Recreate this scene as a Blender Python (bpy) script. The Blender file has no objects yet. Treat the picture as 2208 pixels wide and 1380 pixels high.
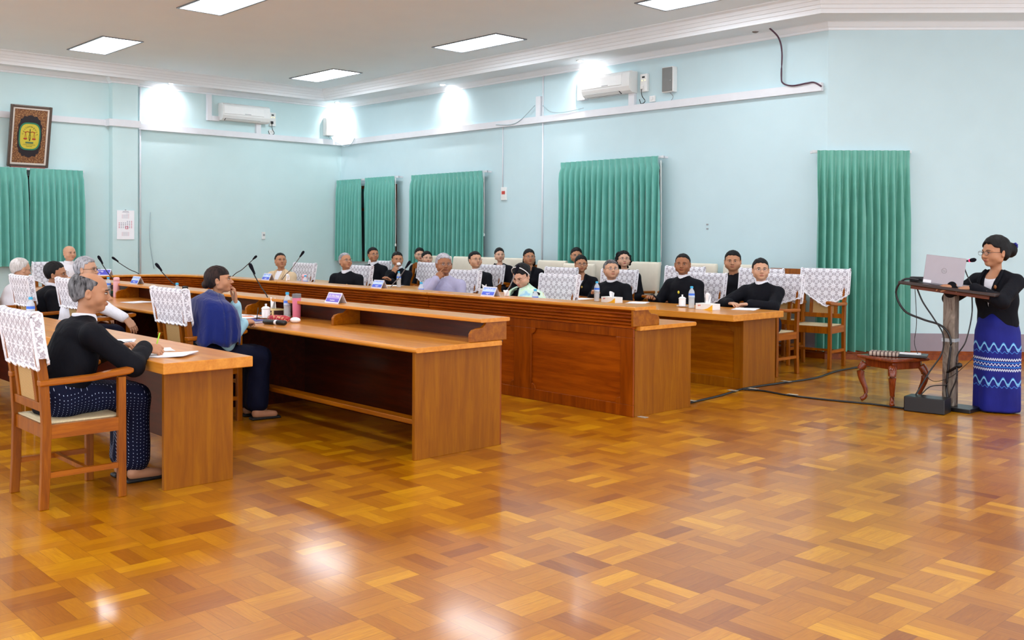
import bpy, math, random
import numpy as np
from mathutils import Matrix, Vector
# ---------------------------------------------------------------- camera, world, light, exposure
SC = bpy.context.scene
COL = SC.collection
YAW, PITCH, ROLL, CAMH, FPX, PCX, PCY = 0.820470, 0.0160850, -0.0059899, 1.503257, 2120.169, 1088.119, 544.674
def cam_axes():
    cy, sy, cp, sp = math.cos(YAW), math.sin(YAW), math.cos(PITCH), math.sin(PITCH)
    d = Vector((-sy*cp, cy*cp, -sp)); r = Vector((cy, sy, 0)); dn = d.cross(r)
    cr, sr = math.cos(ROLL), math.sin(ROLL)
    return cr*r+sr*dn, -sr*r+cr*dn, d
R_, D_, F_ = cam_axes()
cam = bpy.data.cameras.new('camera'); cam_o = bpy.data.objects.new('camera', cam); COL.objects.link(cam_o)
M = Matrix.Identity(4)
for i in range(3):
    M[i][0] = R_[i]; M[i][1] = -D_[i]; M[i][2] = -F_[i]
M[2][3] = CAMH
cam_o.matrix_world = M
cam.sensor_width = 36; cam.lens = 36*FPX/2208; cam.shift_x = (1104-PCX)/2208; cam.shift_y = (PCY-690)/2208
cam.clip_start = .05; cam.clip_end = 100
SC.camera = cam_o
SC.view_settings.view_transform = 'Standard'; SC.view_settings.look = 'None'
SC.view_settings.exposure = 0.44; SC.view_settings.gamma = 1; SC.view_settings.use_curve_mapping = False
W = bpy.data.worlds.new('world'); SC.world = W; W.use_nodes = True
W.node_tree.nodes['Background'].inputs[0].default_value = (.93, .98, 1.06, 1)
W.node_tree.nodes['Background'].inputs[1].default_value = 1.9  # added pale fill light, entering by the unseen sides left without walls
PANEL_E = 14.0      # fluorescent troffer panels
SPOT_W = 42.0      # recessed wall washing downlights
def atz(u, v, z):
    d = R_*((u-PCX)/FPX)+D_*((v-PCY)/FPX)+F_; t = (z-CAMH)/d.z
    return Vector((0, 0, CAMH))+d*t
# ---------------------------------------------------------------- helpers
rnd = random.Random(7)
def srgb(r, g, b):
    f = lambda c: (c/255/12.92) if c/255 <= .04045 else ((c/255+.055)/1.055)**2.4
    return (f(r), f(g), f(b), 1)
def link(o, parent=None):
    COL.objects.link(o)
    if parent is not None: o.parent = parent
    return o
def tag(o, label=None, cat=None, group=None, kind=None):
    if label: o['label'] = label
    if cat: o['category'] = cat
    if group: o['group'] = group
    if kind: o['kind'] = kind
    return o
def empty(name, loc, rz=0, label=None, cat=None, group=None):
    o = bpy.data.objects.new(name, None); o.location = loc; o.rotation_euler = (0, 0, rz); o.empty_display_size = .1
    link(o); tag(o, label, cat, group); return o
def dup(root, loc=None, rz=None, label=None, group=None):
    def cp(o, par):
        c = o.copy(); COL.objects.link(c)
        if par is not None: c.parent = par
        for ch in o.children: cp(ch, c)
        return c
    r = cp(root, None)
    if loc is not None: r.location = loc
    if rz is not None: r.rotation_euler = (0, 0, rz)
    if label: r['label'] = label
    if group: r['group'] = group
    return r
class MB:
    def __init__(s): s.v = []; s.f = []; s.m = []
    def add(s, vs, fs, mi=0):
        n = len(s.v); s.v += [tuple(map(float, p)) for p in vs]; s.f += [tuple(n+i for i in f) for f in fs]; s.m += [mi]*len(fs); return s
    def box(s, x0, x1, y0, y1, z0, z1, mi=0, M=None):
        vs = [(x, y, z) for x in (x0, x1) for y in (y0, y1) for z in (z0, z1)]
        if M is not None: vs = [M@Vector(p) for p in vs]
        return s.add(vs, [(0, 1, 3, 2), (4, 6, 7, 5), (0, 4, 5, 1), (2, 3, 7, 6), (0, 2, 6, 4), (1, 5, 7, 3)], mi)
    def prism(s, pts, f, mi=0):
        """pts: 2D outline; f(p, t) -> 3D point at t = 0 and 1"""
        n = len(pts); vs = [f(p, 0) for p in pts]+[f(p, 1) for p in pts]
        fs = [tuple(range(n-1, -1, -1)), tuple(range(n, 2*n))]+[(i, (i+1) % n, n+(i+1) % n, n+i) for i in range(n)]
        return s.add(vs, fs, mi)
    def lathe(s, prof, n=20, c=(0, 0, 0), mi=0, sx=1, sy=1, M=None):
        vs = []; k = len(prof)
        for r, z in prof:
            for i in range(n):
                a = 2*math.pi*i/n; vs.append(Vector((c[0]+sx*r*math.cos(a), c[1]+sy*r*math.sin(a), c[2]+z)))
        if M is not None: vs = [M@p for p in vs]
        fs = [(j*n+i, j*n+(i+1) % n, (j+1)*n+(i+1) % n, (j+1)*n+i) for j in range(k-1) for i in range(n)]
        if prof[0][0] > 1e-5: fs.append(tuple(range(n-1, -1, -1)))
        if prof[-1][0] > 1e-5: fs.append(tuple((k-1)*n+i for i in range(n)))
        return s.add(vs, fs, mi)
    def tube(s, pts, r, n=8, mi=0, closed=False, sub=1):
        P = [Vector(p) for p in pts]
        if sub > 1 and len(P) > 2:
            Q = []
            for i in range(len(P)-1):
                a = P[max(i-1, 0)]; b = P[i]; c = P[i+1]; d = P[min(i+2, len(P)-1)]
                for j in range(sub):
                    t = j/sub
                    Q.append(.5*((2*b)+(c-a)*t+(2*a-5*b+4*c-d)*t*t+(3*b-a-3*c+d)*t**3))
            Q.append(P[-1]); P = Q
        vs = []; N = len(P); up = Vector((0, 0, 1))
        for i, p in enumerate(P):
            t = (P[min(i+1, N-1)]-P[max(i-1, 0)]) if not closed else (P[(i+1) % N]-P[i-1])
            t = t.normalized() if t.length > 1e-9 else Vector((0, 0, 1))
            u = t.cross(up)
            if u.length < .05: u = t.cross(Vector((1, 0, 0)))
            u.normalize(); w = t.cross(u)
            rr = r[min(i, len(r)-1)] if isinstance(r, (list, tuple)) else r
            for k in range(n):
                a = 2*math.pi*k/n; vs.append(p+u*(rr*math.cos(a))+w*(rr*math.sin(a)))
        fs = [(i*n+k, i*n+(k+1) % n, (i+1)*n+(k+1) % n, (i+1)*n+k) for i in range(N-1) for k in range(n)]
        if closed: fs += [((N-1)*n+k, (N-1)*n+(k+1) % n, (k+1) % n, k) for k in range(n)]
        else: fs += [tuple(range(n-1, -1, -1)), tuple((N-1)*n+k for k in range(n))]
        return s.add(vs, fs, mi)
    def ell(s, c, r, n=16, m=10, mi=0, M=None):
        prof = [(max(1e-6, math.sin(math.pi*j/m)), -math.cos(math.pi*j/m)) for j in range(m+1)]
        T = Matrix.Translation(Vector(c))@Matrix.Diagonal((r[0], r[1], r[2], 1))
        return s.lathe(prof, n, mi=mi, M=(M@T if M is not None else T))
    def grid(s, rows, mi=0):
        n = len(rows[0]); vs = [p for r in rows for p in r]
        fs = [(i*n+j, i*n+j+1, (i+1)*n+j+1, (i+1)*n+j) for i in range(len(rows)-1) for j in range(n-1)]
        return s.add(vs, fs, mi)
    def build(s, name, mats, parent=None, label=None, smooth=False, bevel=0, M=None, solid=0):
        me = bpy.data.meshes.new(name)
        vs = s.v if M is None else [tuple(M@Vector(p)) for p in s.v]
        me.from_pydata(vs, [], s.f)
        if not isinstance(mats, (list, tuple)): mats = [mats]
        for m_ in mats: me.materials.append(m_)
        if any(s.m): me.polygons.foreach_set('material_index', s.m)
        if smooth: me.polygons.foreach_set('use_smooth', [True]*len(s.f))
        me.update()
        o = bpy.data.objects.new(name, me); link(o, parent)
        if label: o['label'] = label
        if bevel:
            b = o.modifiers.new('b', 'BEVEL'); b.width = bevel; b.segments = 2; b.limit_method = 'ANGLE'; b.angle_limit = .6
        if solid:
            b = o.modifiers.new('s', 'SOLIDIFY'); b.thickness = solid; b.offset = 0
        if smooth == 'angle':
            try:
                me.polygons.foreach_set('use_smooth', [True]*len(s.f))
                import bmesh
                bm = bmesh.new(); bm.from_mesh(me)
                for e in bm.edges:
                    if len(e.link_faces) == 2 and e.calc_face_angle(0) > .6: e.smooth = False
                bm.to_mesh(me); bm.free()
            except Exception: pass
        return o
def sweep(path, prof, closed_prof=True):
    """path: list of ((x,y),(nx,ny)); prof: list of (n, z) offsets along the path normal"""
    mb = MB(); k = len(prof); vs = []
    for (p, n) in path:
        for (o, z) in prof: vs.append((p[0]+n[0]*o, p[1]+n[1]*o, z))
    fs = []
    for i in range(len(path)-1):
        for j in range(k if closed_prof else k-1):
            fs.append((i*k+j, i*k+(j+1) % k, (i+1)*k+(j+1) % k, (i+1)*k+j))
    if closed_prof:
        fs.append(tuple(range(k-1, -1, -1))); fs.append(tuple((len(path)-1)*k+j for j in range(k)))
    return mb.add(vs, fs)
def rect(n0, n1, z0, z1, r=0):
    if r == 0: return [(n0, z0), (n1, z0), (n1, z1), (n0, z1)]
    P = []
    for cx, cz, a0 in ((n1-r, z0+r, -90), (n1-r, z1-r, 0), (n0+r, z1-r, 90), (n0+r, z0+r, 180)):
        for k in range(4): a = math.radians(a0+30*k); P.append((cx+r*math.cos(a), cz+r*math.sin(a)))
    return P
# ---------------------------------------------------------------- materials
class NT:
    def __init__(s, name, rough=.6, spec=.5, metal=0):
        s.mat = bpy.data.materials.new(name); s.mat.use_nodes = True; s.t = s.mat.node_tree; s.b = s.t.nodes['Principled BSDF']
        s.b.inputs['Roughness'].default_value = rough; s.b.inputs['Metallic'].default_value = metal
        s.b.inputs['Specular IOR Level'].default_value = spec; s._c = None
    def n(s, typ, **kw):
        x = s.t.nodes.new(typ)
        for k, v in kw.items(): setattr(x, k, v)
        return x
    def L(s, a, b): s.t.links.new(a, b)
    def coord(s, out='Object'):
        if s._c is None: s._c = s.n('ShaderNodeTexCoord')
        return s._c.outputs[out]
    def put(s, x, v):
        if isinstance(v, (int, float)): x.default_value = v
        elif isinstance(v, (tuple, list)): x.default_value = v
        else: s.L(v, x)
    def m(s, op, a, b=0, c=0):
        x = s.n('ShaderNodeMath', operation=op)
        s.put(x.inputs[0], a); s.put(x.inputs[1], b); s.put(x.inputs[2], c); return x.outputs[0]
    def sep(s, v):
        x = s.n('ShaderNodeSeparateXYZ'); s.L(v, x.inputs[0]); return x.outputs
    def comb(s, a, b, c):
        x = s.n('ShaderNodeCombineXYZ'); s.put(x.inputs[0], a); s.put(x.inputs[1], b); s.put(x.inputs[2], c); return x.outputs[0]
    def mix(s, f, a, b):
        x = s.n('ShaderNodeMix', data_type='RGBA'); s.put(x.inputs[0], f); s.put(x.inputs[6], a); s.put(x.inputs[7], b); return x.outputs[2]
    def mapv(s, scale, v=None, loc=(0, 0, 0), rot=(0, 0, 0)):
        x = s.n('ShaderNodeMapping'); s.L(v or s.coord(), x.inputs[0]); x.inputs['Scale'].default_value = scale
        x.inputs['Location'].default_value = loc; x.inputs['Rotation'].default_value = rot; return x.outputs[0]
    def noise(s, scale=5, detail=3, rough=.5, v=None, dist=0):
        x = s.n('ShaderNodeTexNoise'); s.L(v or s.coord(), x.inputs['Vector']); x.inputs['Scale'].default_value = scale
        x.inputs['Detail'].default_value = detail; x.inputs['Roughness'].default_value = rough; x.inputs['Distortion'].default_value = dist
        return x.outputs['Fac']
    def ramp(s, f, pts):
        x = s.n('ShaderNodeValToRGB'); s.L(f, x.inputs[0]); e = x.color_ramp.elements
        e[0].position, e[0].color = pts[0]; e[1].position, e[1].color = pts[-1]
        for p, c in pts[1:-1]: q = e.new(p); q.color = c
        return x.outputs[0]
    def bump(s, h, st=.3, d=.01):
        x = s.n('ShaderNodeBump'); s.L(h, x.inputs['Height']); x.inputs['Strength'].default_value = st; x.inputs['Distance'].default_value = d
        s.L(x.outputs[0], s.b.inputs['Normal'])
    def col(s, c): s.put(s.b.inputs['Base Color'], c); return s
MATS = {}
def plain(name, rgb, rough=.6, spec=.5, metal=0, var=.06, vs=12, bump=0, bs=60, coat=0, sheen=0):
    if name in MATS: return MATS[name]
    t = NT(name, rough, spec, metal); c = srgb(*rgb)
    lo = tuple(max(0, x*(1-var*2)) for x in c[:3])+(1,); hi = tuple(min(1, x*(1+var)) for x in c[:3])+(1,)
    t.col(t.mix(t.noise(vs), lo, hi))
    if bump: t.bump(t.noise(bs, 2), bump, .004)
    if coat: t.b.inputs['Coat Weight'].default_value = coat
    if sheen: t.b.inputs['Sheen Weight'].default_value = sheen
    MATS[name] = t.mat; return t.mat
def wood(name, base, dark, axis='x', rough=.32, coat=.12, scale=1.0):
    if name in MATS: return MATS[name]
    t = NT(name, rough, .22); sc = {'x': (1.2, 14, 14), 'y': (14, 1.2, 14), 'z': (14, 14, 1.2)}[axis]
    sc = tuple(a*scale for a in sc)
    v = t.mapv(sc); n1 = t.noise(1.3, 4, .6, v, .6); n2 = t.noise(7, 3, .6, v); n3 = t.noise(.9, 2)
    f = t.m('ADD', t.m('MULTIPLY', n1, .65), t.m('ADD', t.m('MULTIPLY', n2, .2), t.m('MULTIPLY', n3, .15)))
    t.col(t.ramp(f, [(.30, srgb(*dark)), (.5, srgb(*[(a*.6+b*.4) for a, b in zip(base, dark)])), (.62, srgb(*base)), (.8, srgb(*[min(255, a*1.06) for a in base]))]))
    t.b.inputs['Coat Weight'].default_value = coat; t.b.inputs['Coat Roughness'].default_value = .12
    t.bump(n2, .06, .002)
    MATS[name] = t.mat; return t.mat
def parquet():
    t = NT('parquet', .30, .3); o = t.sep(t.coord()); X, Y = o[0], o[1]; s = .245
    ax, ay = t.m('DIVIDE', X, s), t.m('DIVIDE', Y, s)
    cx, cy = t.m('FLOOR', ax), t.m('FLOOR', ay); fx, fy = t.m('SUBTRACT', ax, cx), t.m('SUBTRACT', ay, cy)
    par = t.m('MULTIPLY', t.m('FRACT', t.m('MULTIPLY', t.m('ADD', cx, cy), .5)), 2)
    par = t.m('ROUND', par)
    a = t.m('ADD', t.m('MULTIPLY', fx, par), t.m('MULTIPLY', fy, t.m('SUBTRACT', 1, par)))
    b = t.m('ADD', t.m('MULTIPLY', fy, par), t.m('MULTIPLY', fx, t.m('SUBTRACT', 1, par)))
    a3 = t.m('MULTIPLY', a, 3); idx = t.m('FLOOR', a3); fa = t.m('SUBTRACT', a3, idx)
    wn = t.n('ShaderNodeTexWhiteNoise', noise_dimensions='3D'); t.L(t.comb(cx, cy, idx), wn.inputs[0])
    wb = t.n('ShaderNodeTexWhiteNoise', noise_dimensions='3D'); t.L(t.comb(cx, cy, 7.3), wb.inputs[0])
    r = t.m('ADD', t.m('MULTIPLY', wn.outputs[0], .55), t.m('MULTIPLY', wb.outputs[0], .45))
    gv = t.comb(t.m('MULTIPLY', a3, 5), t.m('MULTIPLY', b, 1.4), t.m('MULTIPLY', wn.outputs[0], 50))
    g = t.noise(1.6, 4, .6, gv, .8)
    f = t.m('ADD', t.m('MULTIPLY', r, .62), t.m('MULTIPLY', g, .38))
    c = t.ramp(f, [(.15, srgb(130, 66, 0)), (.38, srgb(160, 94, 0)), (.6, srgb(182, 116, 0)), (.85, srgb(214, 152, 8))])
    e1 = t.m('MINIMUM', fa, t.m('SUBTRACT', 1, fa)); e2 = t.m('MULTIPLY', t.m('MINIMUM', b, t.m('SUBTRACT', 1, b)), 3)
    e = t.m('MINIMUM', e1, e2); gap = t.m('LESS_THAN', e, .014)
    t.col(t.mix(t.m('MULTIPLY', gap, .55), c, srgb(96, 44, 0)))
    t.b.inputs['Coat Weight'].default_value = .38; t.b.inputs['Coat Roughness'].default_value = .11
    rr = t.m('ADD', .24, t.m('MULTIPLY', t.noise(1.3, 3), .16)); t.L(rr, t.b.inputs['Roughness'])
    big = t.noise(2.6, 2); t.bump(t.m('ADD', t.m('MULTIPLY', big, 1.0), t.m('MULTIPLY', gap, -.05)), .12, .02)
    return t.mat
def lace_mat(name, s=.085, white=(244, 244, 250), wall=.66):
    """crocheted flower lace: white petals and rings, open mesh between"""
    t = NT(name, .85, .2); uv = t.n('ShaderNodeUVMap'); o = t.sep(uv.outputs[0])
    u, v = t.m('DIVIDE', o[0], s), t.m('DIVIDE', o[1], s)
    def cell(u, v):
        fu, fv = t.m('SUBTRACT', t.m('FRACT', u), .5), t.m('SUBTRACT', t.m('FRACT', v), .5)
        r = t.m('SQRT', t.m('ADD', t.m('MULTIPLY', fu, fu), t.m('MULTIPLY', fv, fv))); th = t.m('ARCTAN2', fv, fu); return r, th
    r1, th1 = cell(u, v)
    pet = t.m('ADD', .33, t.m('MULTIPLY', .12, t.m('COSINE', t.m('MULTIPLY', th1, 8))))
    flower = t.m('MULTIPLY', t.m('LESS_THAN', r1, pet), t.m('GREATER_THAN', r1, .09))
    heart = t.m('LESS_THAN', r1, .055)
    r2, th2 = cell(t.m('ADD', u, .5), t.m('ADD', v, .5))
    ring = t.m('MULTIPLY', t.m('LESS_THAN', r2, .19), t.m('GREATER_THAN', r2, .10)); dot = t.m('LESS_THAN', r2, .05)
    net = t.m('GREATER_THAN', t.m('MAXIMUM', t.m('SINE', t.m('MULTIPLY', t.m('ADD', u, v), 31)), t.m('SINE', t.m('MULTIPLY', t.m('SUBTRACT', u, v), 31))), .55)
    a = t.m('MAXIMUM', t.m('MAXIMUM', flower, heart), t.m('MAXIMUM', ring, dot))
    seam = t.m('ABSOLUTE', t.m('COSINE', t.m('MULTIPLY', th1, 4)))
    alpha = t.m('MAXIMUM', a, t.m('MULTIPLY', net, wall+.25)); alpha = t.m('MAXIMUM', alpha, wall)
    t.L(alpha, t.b.inputs['Alpha'])
    t.col(t.mix(t.m('MULTIPLY', a, t.m('ADD', .7, t.m('MULTIPLY', seam, .3))), srgb(206, 202, 212), srgb(*white)))
    t.bump(t.m('MULTIPLY', a, seam), .5, .003)
    MATS[name] = t.mat; return t.mat
def emit(name, rgb, st):
    t = NT(name); t.b.inputs['Emission Color'].default_value = srgb(*rgb); t.b.inputs['Emission Strength'].default_value = st
    t.col(srgb(*rgb)); MATS[name] = t.mat; return t.mat
M_floor = parquet()
M_wallL = plain('wall_paint', (202, 227, 228), .9, .1, var=.025, vs=3, bump=.06, bs=90)
M_wallR = plain('wall_paint_cool', (198, 222, 227), .9, .1, var=.025, vs=3, bump=.06, bs=90)
M_ceil = plain('ceiling_paint', (238, 248, 255), .85, .2, var=.015, vs=2)
M_corn = plain('cornice_plaster', (236, 242, 246), .8, .2, var=.02, vs=4)
M_trunk = plain('trunking_white', (226, 228, 232), .6, .3, var=.03, vs=8)
M_dado = plain('dado_paint', (150, 138, 146), .7, .3, var=.04)
M_deskX = wood('desk_wood_long', (166, 98, 2), (120, 58, 0), 'x')
M_deskV = wood('desk_wood_upright', (150, 90, 0), (120, 62, 0), 'z', .4, .05)
M_deskD = wood('desk_wood_front', (164, 78, 4), (112, 42, 0), 'x')
M_maroon_shaded = wood('maroon_wood_shaded', (78, 24, 2), (44, 10, 0), 'x')  # maroon panel backs; its darkness also paints in the shade under desks and tables
M_deskDV = wood('desk_wood_stile', (152, 72, 2), (108, 42, 0), 'z')
M_top = wood('desk_top_wood', (222, 150, 56), (194, 116, 30), 'x', .3, .3)
M_chair = wood('chair_wood', (160, 90, 2), (112, 52, 0), 'z', .35, .06, 1.6)
M_chairH = wood('chair_arm_wood', (172, 96, 6), (126, 60, 0), 'y', .3, .12, 1.6)
M_stool = wood('stool_wood', (140, 62, 22), (84, 30, 8), 'z', .22, .6, 1.4)
M_base = wood('skirting_wood', (150, 70, 10), (96, 36, 0), 'x')
M_white = plain('white_plastic', (232, 234, 232), .35, .5, var=.02)
M_grey = plain('grey_plastic', (150, 152, 154), .5)
M_black = plain('black_plastic', (16, 16, 19), .35, .5, var=.1)
M_dark = plain('black_rubber', (12, 12, 14), .6)
M_paper = plain('paper_white', (244, 244, 248), .8, .2, var=.02)
M_tissue = plain('tissue_white', (250, 250, 252), .9, .1, var=.02)
M_porc = plain('porcelain', (244, 245, 248), .12, .6, var=.01, coat=.5)
M_chrome = plain('brushed_metal', (150, 150, 150), .3, .5, 1)
M_cover = plain('cream_cloth', (232, 224, 206), .85, .2, var=.05, vs=9, bump=.25, bs=14)
M_lace = lace_mat('lace_flower')
M_lacehem = plain('lace_hem', (240, 240, 246), .85, .2, var=.03, bump=.3, bs=200)
# ---------------------------------------------------------------- the room
XL, YR, ZS, ZC, ZT = -17.08, 11.32, 4.19, 4.36, 4.10      # left wall, right wall, soffit, main ceiling, top of wall paint
BEND = (-6.25, 11.32)
X2, Y0 = 4.0, -4.5
def struct(mb, name, mat, **k): o = mb.build(name, mat, **k); o['kind'] = 'structure'; return o
mb = MB().box(XL-.2, X2+.2, Y0-.2, 19.6, -.1, 0); struct(mb, 'floor', M_floor)
# walls as thick slabs
mb = MB().box(XL-.15, XL, Y0, YR+.15, 0, ZC+.1); struct(mb, 'wall_left', M_wallL)
mb = MB().box(XL, XL+.16, 6.58, 7.02, 0, ZS); struct(mb, 'wall_left', M_wallL)
E2 = (BEND[0]+6.0, BEND[1]+6.0)
mb = MB().box(XL, BEND[0], YR, YR+.15, 0, ZC+.1); struct(mb, 'wall_right', M_wallR)
mb = MB().prism([(BEND[0], BEND[1]), E2, (E2[0]-.11, E2[1]+.11), (BEND[0]-.11, BEND[1]+.15)], lambda p, t: (p[0], p[1], t*(ZC+.1)))
struct(mb, 'wall_right', M_wallR)
mb = MB().box(E2[0], X2, E2[1], E2[1]+.15, 0, ZC+.1); struct(mb, 'wall_back', M_wallR)
# dado band and skirting
r2 = 1/math.sqrt(2)
def wallpath(off=0):
    a = off*math.tan(math.pi/8)
    return [((XL, Y0), (1, 0)), ((XL, YR), (1, -1)), ((BEND[0], BEND[1]), (math.tan(math.pi/8), -1)), (E2, (r2, -r2))]
mb = sweep(wallpath(), rect(-.01, .006, .1, .33)); struct(mb, 'trim_1', M_dado)
mb = sweep(wallpath(), [(-.01, 0), (.03, 0), (.03, .07), (.022, .08), (.022, .095), (.012, .11), (-.01, .11)]); struct(mb, 'baseboard_right', M_base)
# ceiling with a lower perimeter soffit and stepped mouldings
ib, il, i2 = YR-.66, XL+.42, .66
mb = MB().box(XL, X2, Y0, E2[1], ZC, ZC+.1); struct(mb, 'ceiling', M_ceil)
inner = [(il, Y0), (il, ib), (BEND[0]+.27, ib), (E2[0]+.47, E2[1]-.47)]
outer = [(XL, Y0), (XL, YR), BEND, E2]
mb = MB()
for i in range(3):
    q = [outer[i], outer[i+1], inner[i+1], inner[i]]
    mb.prism(q, lambda p, t: (p[0], p[1], ZS+t*.1))
struct(mb, 'ceiling', M_corn)
ip = [(inner[0], (1, 0)), (inner[1], (1, -1)), (inner[2], (math.tan(math.pi/8), -1)), (inner[3], (r2, -r2))]
prof = [(-.12, ZS-.012), (-.02, ZS-.012), (-.02, ZS-.03), (.02, ZS-.03), (.03, ZS-.0), (.04, ZS+.02), (.055, ZS+.022), (.075, ZS+.06), (.09, ZS+.062), (.12, ZS+.10), (.135, ZS+.102), (.16, ZS+.14), (.2, ZC-.01), (.2, ZC), (-.02, ZC)]
struct(sweep(ip, prof), 'trim_2', M_corn)
prof = [(-.02, ZT), (.012, ZT), (.02, ZT+.012), (.02, ZT+.025), (.045, ZT+.04), (.075, ZT+.07), (.09, ZT+.085), (.11, ZT+.088), (.11, ZS), (-.02, ZS)]
struct(sweep(wallpath(), prof), 'trim_3', M_corn)
pp = [((XL, 6.58), (-1, -1)), ((XL+.16, 6.58), (1, -1)), ((XL+.16, 7.02), (1, 1)), ((XL, 7.02), (-1, 1))]
struct(sweep(pp, prof), 'trim_4', M_corn)
# cable trunking box along the walls
def trunk(path, n0, n1, z0, z1, nm='cable_trunking'): return sweep(path, rect(n0, n1, z0, z1)).build(nm, M_trunk, None)
tk = trunk([((XL, Y0), (1, 0)), ((XL, 6.56), (1, 0))], .002, .05, 3.37, 3.47); tag(tk, 'white cable trunking on the wall behind the framed emblem', 'trunking')
tk = trunk([((XL, 6.55), (0, -1)), ((XL+.16, 6.55), (1, -1)), ((XL+.16, 7.06), (1, 0))], .0, .045, 3.36, 3.48); tag(tk, 'short white trunking wrapped round the wall pillar', 'trunking')
tk = trunk([((XL, 7.08), (1, 0)), ((XL, YR), (1, -1)), ((BEND[0]-.06, YR), (0, -1))], .002, .06, 3.35, 3.455); tag(tk, 'long white cable trunking round the room corner above the curtains', 'trunking')
def wpipe(x, y, z0, z1, r, lab):
    o = MB().tube([(x, y, z0), (x, y, z1)], r, 6).build('conduit', M_trunk, None, smooth=True); tag(o, lab, 'conduit', None)
wpipe(-11.24, YR-.012, .33, ZT, .014, 'thin vertical conduit on the wall between second and third window curtains')
wpipe(-12.19, YR-.012, 2.3, 3.35, .010, 'thin conduit dropping to the red wall switch')
wpipe(XL+.012, 7.12, .33, ZT, .02, 'vertical conduit beside the wall pillar with the calendar')
# vertical trunk stubs
o = MB().box(-11.37, -11.27, YR-.05, YR, 3.45, 3.78).build('trunking_stub', M_trunk); tag(o, 'open white trunking stub standing on the long trunking beside the vertical conduit', 'trunking')
# ceiling panels
M_panel = emit('light_diffuser', (240, 247, 255), PANEL_E)
M_lframe = plain('light_frame', (120, 122, 128), .4, .5, .6)
def troffer(x, y, lab, grp=None):
    r = empty('ceiling_light', (x, y, ZC), 0, lab, 'ceiling light', 'recessed ceiling light panels')
    mb = MB(); a, b = .69, .275
    mb.box(-a-.03, -a, -b-.03, b+.03, -.012, .01).box(a, a+.03, -b-.03, b+.03, -.012, .01).box(-a, a, -b-.03, -b, -.012, .01).box(-a, a, b, b+.03, -.012, .01)
    mb.build('light_frame', M_lframe, r); MB().box(-a, a, -b, b, -.006, .008).build('diffuser', M_panel, r)
nm = {(0, 1): 'bright ceiling panel nearest the framed emblem', (1, 1): 'large ceiling panel cut by the top edge left of centre', (0, 2): 'small ceiling panel nearest the far room corner',
      (1, 2): 'bright ceiling panel right of centre above the curtains', (2, 2): 'ceiling panel just showing at the top edge on the right'}
for i, x in enumerate((-15.05, -11.18, -7.0, -3.1, .9)):
    for j, y in enumerate((1.8-3.9+3.9, 5.73, 9.63)):
        if j == 0 or True:
            lab = nm.get((i, j), 'ceiling panel light out of the picture over the hall')
            troffer(x if (i, j) != (1, 2) else -10.93, y if i < 3 or j < 2 else 9.63, lab)
troffer(-3.1, -2.1, 'ceiling panel light out of the picture over the hall'); troffer(-11.2, -2.1, 'ceiling panel light out of the picture over the hall')
# recessed downlights that wash the walls
M_bulb = emit('downlight_bulb', (255, 250, 255), 60); M_boff = plain('dead_bulb', (120, 110, 104), .4)
def downlight(x, y, lab, on=True, aim=(0, 1), col=(1, .97, 1)):
    r = empty('downlight', (x, y, ZS), 0, lab, 'downlight', 'recessed downlights in the soffit' if on else None)
    MB().lathe([(.045, -.004), (.06, -.010), (.062, -.002), (.05, .0)], 20).build('rim', M_corn, r, smooth=True)
    MB().ell((0, 0, -.004), (.042, .042, .02), 14, 8).build('bulb', M_bulb if on else M_boff, r, smooth=True)
    if on:
        l = bpy.data.lights.new('downlight_beam', 'SPOT'); l.energy = SPOT_W; l.spot_size = math.radians(135); l.spot_blend = 1.0; l.shadow_soft_size = .03; l.color = col
        lo = bpy.data.objects.new('downlight_beam', l); link(lo, r); lo.location = (0, 0, -.03)
        v = Vector((aim[0]*.7, aim[1]*.7, -1)); lo.rotation_euler = v.to_track_quat('-Z', 'Y').to_euler()
downlight(XL+.30, 7.56, 'lit downlight in the soffit beside the wall pillar', aim=(-1, 0), col=(.95, .9, 1))
downlight(XL+.27, YR-.27, 'lit downlight in the far corner of the room', aim=(-.5, .5))
downlight(-13.5, YR-.26, 'lit downlight above the second window curtain', aim=(0, 1))
downlight(-10.2, YR-.26, 'lit downlight above the right air conditioner', aim=(0, 1))
downlight(-7.16, YR-.22, 'dead unlit downlight near the hanging cable', on=False)
# windows behind the curtains and the curtains
M_wframe = wood('window_wood', (96, 44, 18), (52, 22, 8), 'z'); M_glass = plain('window_dark_glass', (70, 92, 96), .1, .6)
def window(n, x0, x1, z0, z1, kind='R', at_=None):
    if kind == 'R': f = lambda a, d, z: (a, YR-d, z)
    else: f = lambda a, d, z: (XL+d, a, z)
    mb = MB()
    def bx(a0, a1, d0, d1, z0_, z1_, m=0):
        p = [f(a0, d0, z0_), f(a1, d1, z1_)]; mb.box(min(p[0][0], p[1][0]), max(p[0][0], p[1][0]), min(p[0][1], p[1][1]), max(p[0][1], p[1][1]), z0_, z1_, m)
    bx(x0, x1, .0, .005, z0, z1, 1)
    k = 4
    for i in range(k+1):
        a = x0+(x1-x0)*i/k; bx(a-.03, a+.03, 0, .03, z0, z1)
    for z in (z0, z1-.5, z1-.06): bx(x0, x1, 0, .028, z, z+.06)
    struct(mb, 'window_%d' % n, [M_wframe, M_glass])
window(1, -16.9, -15.2, 1.0, 2.5); window(2, -14.4, -12.7, 1.0, 2.5); window(3, -10.6, -8.9, 1.0, 2.5); window(4, 4.3, 5.95, 1.0, 2.45, 'L')
tc = NT('curtain_satin', .55, .35); tc.col(tc.mix(tc.noise(6), srgb(92, 168, 156), srgb(112, 186, 172))); tc.b.inputs['Sheen Weight'].default_value = .3
tc.bump(tc.noise(30, 3, v=tc.mapv((1, 1, .12))), .25, .004); M_curt = tc.mat
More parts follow.
